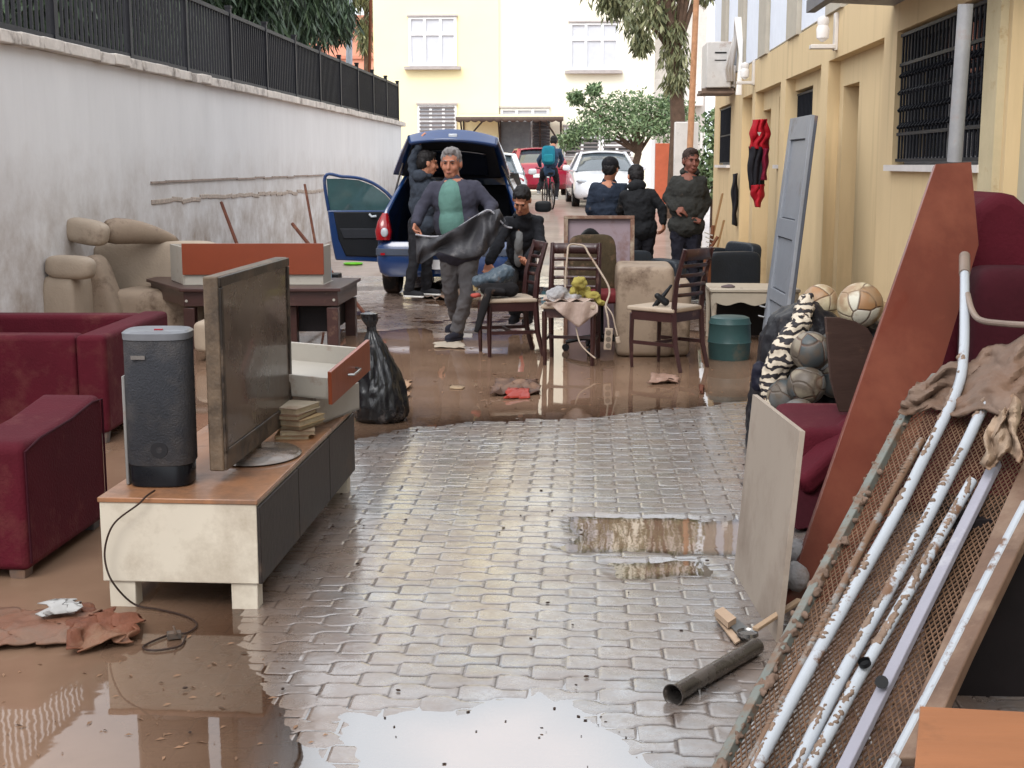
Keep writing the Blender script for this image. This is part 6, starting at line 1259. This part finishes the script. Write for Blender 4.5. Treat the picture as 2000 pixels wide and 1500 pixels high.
def person(label, J, fwd, hd, up=(0, 0, 1), bulk=1.0, sc=1.13, shw=1.0, skin=skin_m, hair=None, hat=None, top=None, pants=None, shoe=None, shirt=None, sleeve=1.0, hood=None, cut=0, toe=None, hips_low=.0, curl=.7, open_=False, headup=(0, 0, 1), arms_bare=False, jacket_len=.12):
    base = Vector(((J['anL'].x+J['anR'].x)/2, (J['anL'].y+J['anR'].y)/2, min(J['anL'].z, J['anR'].z)-.08)); o0 = base
    t = thing("person", label, "person", base)
    j = {k: v-o0 for k, v in J.items() if isinstance(v, Vector)}; _m = (j['shL']+j['shR'])/2
    for q_ in ('shL', 'shR'): j[q_] = j[q_].lerp(_m, .12)-Vector((0, 0, .015))
    sh = (j['shR']-j['shL']).normalized(); F_ = Vector(fwd).normalized(); k = bulk
    ms = (j['shL']+j['shR'])/2; mp = (j['hipL']+j['hipR'])/2; upb = (ms-mp).normalized(); TB = basis(F_, upb)
    HB = basis(hd, headup); hc = j['head']
    def hp(x, y, z): return hc+HB @ (Vector((x, y, z))*sc)
    b = B(); h3 = lambda c, r, rot=None: b.ell(hp(*c), tuple(q*sc for q in r), HB if rot is None else HB @ Euler(rot).to_matrix(), 18, 12)
    h3((0, .012, .03), (.073, .090, .084)); h3((0, -.022, -.03), (.062, .068, .082)); h3((0, -.045, -.082), (.044, .042, .034)); h3((-.03, -.055, -.03), (.03, .03, .03)); h3((.03, -.055, -.03), (.03, .03, .03))
    b.caps(hp(0, -.088, .012), hp(0, -.106, -.028), .009*sc, .0145*sc, 8); h3((-.076, .01, -.01), (.011, .021, .031)); h3((.076, .01, -.01), (.011, .021, .031)); h3((0, -.080, .028), (.05, .014, .01)); h3((0, -.088, -.062), (.022, .012, .011))
    b.caps(hp(0, .02, -.06), j['neck'], .054*sc, .062*sc, 14)
    b.caps(j['neck'], ms, .06, .08, 14).caps(ms-Vector((0, 0, .02)), mp, .11*k, .11*k, 16).caps(j['shL']*.85+ms*.15, j['shR']*.85+ms*.15, .05, .05, 12)
    for s in 'LR':
        b.caps(j['sh'+s], j['el'+s], .044, .037, 12).caps(j['el'+s], j['ha'+s], .037, .026, 12)
        b.caps(j['hip'+s], j['kn'+s], .068, .048, 12).caps(j['kn'+s], j['an'+s], .046, .034, 12)
        d = (j['ha'+s]-j['el'+s]).normalized(); nn = J.get('n'+s, None); nn = Vector(nn) if nn is not None else F_
        if abs(nn.normalized().dot(d)) > .95: nn = -sh if s == 'R' else sh
        hand(b, j['ha'+s], J.get('d'+s, d), nn, 1 if s == 'L' else -1, curl)
        tv = Vector(toe if toe is not None else (F_.x, F_.y, 0)).normalized(); b.caps(j['an'+s]+Vector((0, 0, -.03)), j['an'+s]+tv*.12+Vector((0, 0, -.05)), .035, .03, 10)
    body = part("body", b, skin, t, remesh=.0065, sm=2)
    b = B()
    for s in (-1, 1): b.ell(hp(s*.029, -.0835, .008), (.0105*sc, .006*sc, .006*sc), HB, 10, 8)
    part("eyes", b, eye_m, t)
    b = B()
    for s in (-1, 1): b.tube([hp(s*.012, -.092, .024), hp(s*.03, -.093, .030), hp(s*.048, -.080, .024)], [.0035, .0045, .003], 6)
    part("eyebrows", b, hair or eye_m, t); part("mouth", B().ell(hp(0, -.100, -.062), (.021*sc, .005*sc, .005*sc), HB, 12, 8), lip_m, t)
    if hair:
        b = B(); b.ell(hp(0, .022, .048), (.081*sc, .093*sc, .078*sc), HB, 20, 14).ell(hp(0, .048, .0), (.078*sc, .066*sc, .085*sc), HB, 18, 12).ell(hp(-.068, .012, .012), (.014, .026, .034), HB).ell(hp(.068, .012, .012), (.014, .026, .034), HB).ell(hp(0, -.045, .095), (.05*sc, .035*sc, .028*sc), HB)
        part("hair", b, hair, t, remesh=.009, sm=1, disp=.022, dscale=.025)
    if hat:
        b = B(); b.ell(hp(0, .014, .045), (.09*sc, .105*sc, .083*sc), HB, 20, 14); part("cap", b, hat, t)
        b = B(); b.grid(lambda u, v: hp((u-.5)*.15, -.08-.075*v*(1-(2*u-1)**2*.5), .045-.02*v), 10, 5); part("cap_peak", b, hat, t, solid=.006)
    # trousers
    b = B(); b.ell(mp+Vector((0, 0, .02)), (.165*k, .125*k, .13), TB)
    for s in 'LR': b.caps(j['hip'+s], j['kn'+s], .092*k, .070, 14).caps(j['kn'+s], j['an'+s]+Vector((0, 0, .02)), .068, .062, 14)
    part("trousers", b, pants, t, remesh=.011, sm=3, disp=.035, dscale=.075)
    # shoes
    for s in 'LR':
        a = j['an'+s]; tv = Vector(toe if toe is not None else (F_.x, F_.y, 0)).normalized(); b = B(); b.caps(a+Vector((0, 0, -.035))-tv*.03, a+tv*.15+Vector((0, 0, -.052)), .045, .036, 14).caps(a+Vector((0, 0, -.0)), a+Vector((0, 0, -.035)), .045, .046, 12)
        so = part("shoe", b, shoe, t, remesh=.009, sm=2); b = B(); b.caps(a-tv*.03+Vector((0, 0, -.074)), a+tv*.15+Vector((0, 0, -.076)), .04, .036, 14); b.v = [(x, y, max(z, a.z-.083)) for x, y, z in b.v]; b.v = [(x, y, min(z, a.z-.062)) for x, y, z in b.v]; part("sole", b, J.get('sole', shoe), so)
    # upper clothing
    def torso(b, g):
        b.ell(ms-upb*.10, (.163*k+g, .125*k+g, .17+g), TB, 22, 14).ell((ms+mp)/2-upb*.02, (.165*k+g, .130*k+g, .19+g), TB, 22, 14).ell(mp-upb*(jacket_len-.12), (.170*k+g, .130*k+g, .13+g), TB, 22, 14).caps(ms+upb*.0, j['neck']-upb*.02, .09+g, .066+g, 14).caps(j['shL'], j['shR'], .056+g*.6, .056+g*.6, 14)
    b = B(); g = .022 if open_ else .015; torso(b, g)
    for s in 'LR': b.caps(j['sh'+s], j['el'+s], .056*k**.5+g*.4, .050+g*.3, 14).caps(j['el'+s], j['ha'+s].lerp(j['el'+s], .06), .052+g*.4, .042+g*.3, 14)
    tp = part("jacket", b, top, t, remesh=.011, sm=3, disp=.018 if open_ else .03, dscale=.06)
    if hood: b = B(); b.ell(j['neck']+F_*-.07+upb*.02, (.11, .075, .075), TB).tube([j['neck']+TB @ Vector((.085*math.cos(a), -.075*math.sin(a)*-1, .02)) for a in np.linspace(-.9, PI+.9, 12)], .028, 8); part("hood", b, hood, t, remesh=.011, sm=2, disp=.02, dscale=.05)
    else:
        b = B(); b.tube([j['neck']+TB @ Vector((.072*math.cos(a), .065*math.sin(a), -.02+.02*math.sin(a))) for a in np.linspace(-.7, PI+.7, 12)], .02, 8); part("collar", b, top, t, remesh=.009, sm=1)
    if shirt:
        # the shirt shows between the open fronts
        b = B(); b.ell(ms-upb*.12+F_*.065*k*shw, (.105*k*shw, .12*k, .20), TB, 20, 14).ell((ms+mp)/2-upb*.03+F_*.062*k*shw, (.115*k*shw, .128*k, .19), TB, 20, 14)
        if shw == 1: b.ell(ms+upb*.01+F_*.05, (.06, .075, .08), TB, 16, 12)
        part("shirt", b, shirt, t, remesh=.011, sm=6, disp=.008, dscale=.06)
    return t
def cl(name, c, **kw): kw = dict(dict(rough=.85, var=.16, scale=5, bump=.4, bscale=60, mud=.06, mudcol=S(120, 100, 86)), **kw); return mat(name, c, **kw)
def JJ(Y, **kw):
    o = {}
    for k, v in kw.items(): o[k] = P(v[0], v[1], Y+(v[2] if len(v) > 2 else 0))
    return o
hair_g = mat("hair_grey", S(120, 116, 116), rough=.8, var=.35, scale=40, stretch=(1, 1, .3)); hair_b = mat("hair_black", S(26, 23, 24), rough=.6, var=.3, scale=30); hair_s = mat("hair_short", S(60, 48, 44), rough=.9, var=.3, scale=40)
# 1 the walking man
j = JJ(11.75, head=(881, 319, 0), neck=(884, 352), shL=(843, 366), shR=(932, 363), elL=(822, 408, -.05), elR=(960, 402, -.02), haL=(813, 436, -.18), haR=(955, 420, -.2), hipL=(880, 488), hipR=(914, 488), knL=(879, 566, .05), knR=(913, 572, -.1), anL=(893, 628, .42), anR=(893, 646, .05))
j['dL'] = (-.05, -.55, -.75); j['dR'] = (-.5, -.5, -.4); j['nL'] = (.7, -.3, .1); j['nR'] = (0, -.3, .8)
walker = person("grey haired walking man in an open dark quilted jacket over a teal shirt", j, (-.25, -1, 0), (-.12, -1, -.10), bulk=1.18, hair=hair_g, top=cl("quilted_navy", S(56, 56, 68), bscale=18, bump=.7), pants=cl("grey_trousers", S(92, 90, 92)), shoe=cl("dark_shoe", S(40, 40, 50)), shirt=cl("teal_shirt", S(88, 124, 116)), open_=True, skin=skinm("skin_tan", S(166, 112, 90)), curl=.55, toe=(-.5, -1, 0))
# plastic sheet he holds
def sheet(u, v):
    top = [(812, 458), (830, 462), (862, 460), (900, 440), (935, 418), (958, 412), (975, 408)]; bot = [(814, 512), (822, 516), (858, 492), (905, 508), (945, 498), (965, 470), (988, 432)]
    k = min(int(u*6), 5); f = u*6-k; a = (top[k][0]*(1-f)+top[k+1][0]*f, top[k][1]*(1-f)+top[k+1][1]*f); c = (bot[k][0]*(1-f)+bot[k+1][0]*f, bot[k][1]*(1-f)+bot[k+1][1]*f)
    x = a[0]*(1-v)+c[0]*v; y = a[1]*(1-v)+c[1]*v; q = P(x, y, 11.40-.10*math.sin(PI*u)+.02*math.sin(u*31+v*4)+.03*math.sin(v*7+u*9)); return q
b = B(); b.grid(sheet, 60, 20); ps = solow("plastic_sheet", b, mat("black_sheet", S(60, 60, 64), rough=.45, var=.3, scale=7, bump=.8, bscale=20, mud=.12, mudcol=S(120, 116, 116)), "crumpled black plastic sheet stretched between the walking man's hands", "sheet", P(885, 500, 11.4), solid=.004)
b = B(); b.tube(smooth_path([P(x, y, 11.40-.10*math.sin(PI*(x-812)/163)) for x, y in ((812, 458), (840, 462), (870, 459), (900, 441), (935, 419), (958, 411), (985, 440), (1000, 445))], 3), .008, 6); partw("hem", b, mat("sheet_hem", S(150, 150, 156), rough=.3, var=.4, scale=20), ps)
# 2 man at the tailgate
j = JJ(15.25, head=(835, 318), neck=(828, 347), shL=(808, 356), shR=(846, 358, .05), elL=(805, 318, .05), elR=(862, 398, .1), haL=(818, 284, .0), haR=(858, 432, 0), hipL=(812, 438), hipR=(838, 438), knL=(810, 508, -.05), knR=(834, 508, .1), anL=(799, 566, -.05), anR=(833, 562, .2)); j['sole'] = mat("white_sole", S(206, 204, 200)); j['dL'] = (.15, -.1, 1); j['nL'] = (.6, .5, 0)
person("man in a dark hooded jacket holding up the blue tailgate with one raised arm", j, (.75, .8, 0), (.9, .35, -.15), hair=hair_b, top=cl("dark_slate", S(50, 56, 66)), pants=cl("black_pants", S(34, 34, 38)), shoe=cl("black_shoe", S(36, 36, 40)), hood=cl("dark_slate", (0, 0, 0)), toe=(.9, -.3, 0), curl=.5)
# 3 boy bending over the chair
j = JJ(12.35, head=(1019, 390, -.15), neck=(1021, 418, -.02), shL=(988, 432), shR=(1052, 430, .05), elL=(972, 480, -.15), elR=(1056, 478, -.05), haL=(955, 512, -.3), haR=(1030, 505, -.25), hipL=(1000, 520, .3), hipR=(1036, 520, .3), knL=(995, 560, -.05), knR=(1040, 562, .1), anL=(1006, 612, .3), anR=(1032, 614, .35)); j['dL'] = (-.15, -.3, -1)
person("dark haired boy in a black jacket bending over the left dining chair", j, (-.15, -1, 0), (-.15, -.75, -.65), bulk=.8, shw=.75, sc=1.02, hair=hair_b, top=cl("black_top", S(30, 31, 36)), pants=cl("charcoal_pants", S(44, 44, 46)), shoe=cl("black_shoe", (0, 0, 0)), shirt=cl("grey_tee", S(128, 130, 132)), headup=(0, -.6, .8))
# 4 cap man
j = JJ(15.8, head=(1192, 330), neck=(1190, 352, .03), shL=(1158, 364), shR=(1219, 366), elL=(1152, 408), elR=(1222, 408, -.05), haL=(1163, 440, .12), haR=(1212, 436, .15), hipL=(1172, 448), hipR=(1204, 448), knL=(1173, 515), knR=(1203, 515), anL=(1174, 566), anR=(1204, 566))
person("man in a black cap and navy puffer jacket standing with his back to the camera", j, (.05, 1, 0), (.25, 1, -.2), bulk=1.12, hair=hair_b, hat=cl("black_cap", S(24, 24, 28)), top=cl("navy_puffer", S(34, 42, 56), stretch=(1, 1, 6), bscale=5, bump=1.0), pants=cl("black_pants", (0, 0, 0)), shoe=cl("black_shoe", (0, 0, 0)))
# 5 hoodie man
j = JJ(15.4, head=(1241, 346, .1), neck=(1243, 366, .05), shL=(1217, 380), shR=(1275, 376), elL=(1212, 410, .1), elR=(1292, 404, -.02), haL=(1216, 432, .25), haR=(1296, 434, -.02), hipL=(1238, 446), hipR=(1268, 446), knL=(1238, 510), knR=(1262, 512, .1), anL=(1238, 568), anR=(1262, 566, .2)); j['dR'] = (.05, 0, -1); j['nR'] = (-.6, .3, 0)
person("man in a black hooded sweatshirt seen from behind with his right arm hanging free", j, (-.1, 1, 0), (-.3, 1, -.5), hair=hair_b, top=cl("black_hoodie", S(28, 29, 32)), pants=cl("black_pants2", S(32, 32, 38)), shoe=cl("black_shoe", (0, 0, 0)), hood=cl("black_hoodie", (0, 0, 0)), headup=(0, .4, 1))
# 6 parka man
j = JJ(14.9, head=(1350, 314), neck=(1347, 340, .02), shL=(1316, 352), shR=(1373, 352), elL=(1303, 386, .02), elR=(1380, 396, .05), haL=(1319, 408, -.13), haR=(1366, 424, -.08), hipL=(1325, 440), hipR=(1356, 440), knL=(1325, 508), knR=(1354, 508), anL=(1326, 568), anR=(1355, 568)); j['dL'] = (.7, -.3, -.1); j['nL'] = (.2, .5, -.5)
person("man in an olive black parka standing with a hand at his pocket, facing the alley", j, (-.1, -1, 0), (.25, -1, -.1), bulk=1.15, hair=hair_s, top=cl("olive_parka", S(46, 46, 44)), pants=cl("navy_trousers", S(28, 28, 38)), shoe=cl("black_shoe", (0, 0, 0)), hood=cl("olive_parka", (0, 0, 0)), skin=skinm("skin_dark", S(122, 78, 66)))
# 7 cyclist
j = JJ(33.7, head=(1082, 276, .3), neck=(1079, 288, .15), shL=(1064, 294), shR=(1094, 294), elL=(1052, 312, .3), elR=(1098, 312, .3), haL=(1055, 324, .6), haR=(1092, 324, .6), hipL=(1062, 334), hipR=(1083, 334), knL=(1058, 352, .3), knR=(1088, 356, .3), anL=(1052, 372, .1), anR=(1086, 384, .1)); j['sole'] = mat("white_sole", (0, 0, 0))
cy = person("cyclist in a blue grey jacket riding away from the camera with a backpack", j, (.1, 1, 0), (.1, 1, -.1), hair=hair_b, top=cl("steel_blue", S(52, 70, 92)), pants=cl("black_pants", (0, 0, 0)), shoe=cl("white_shoe", S(150, 150, 150)))
t = thing("backpack", "teal blue backpack on the cyclist's back", "backpack", P(1070, 318, 33.4)); b = B(); cushion(b, P(1071, 303, 33.45), (.33, .2, .46), (R(-10), 0, 0), .5); partw("bag", b, cl("teal_pack", S(30, 112, 132)), t)
b = B(); cushion(b, P(1071, 309, 33.33), (.24, .08, .2), puff=.5); partw("pocket", b, cl("teal_pack2", S(36, 126, 140)), t)
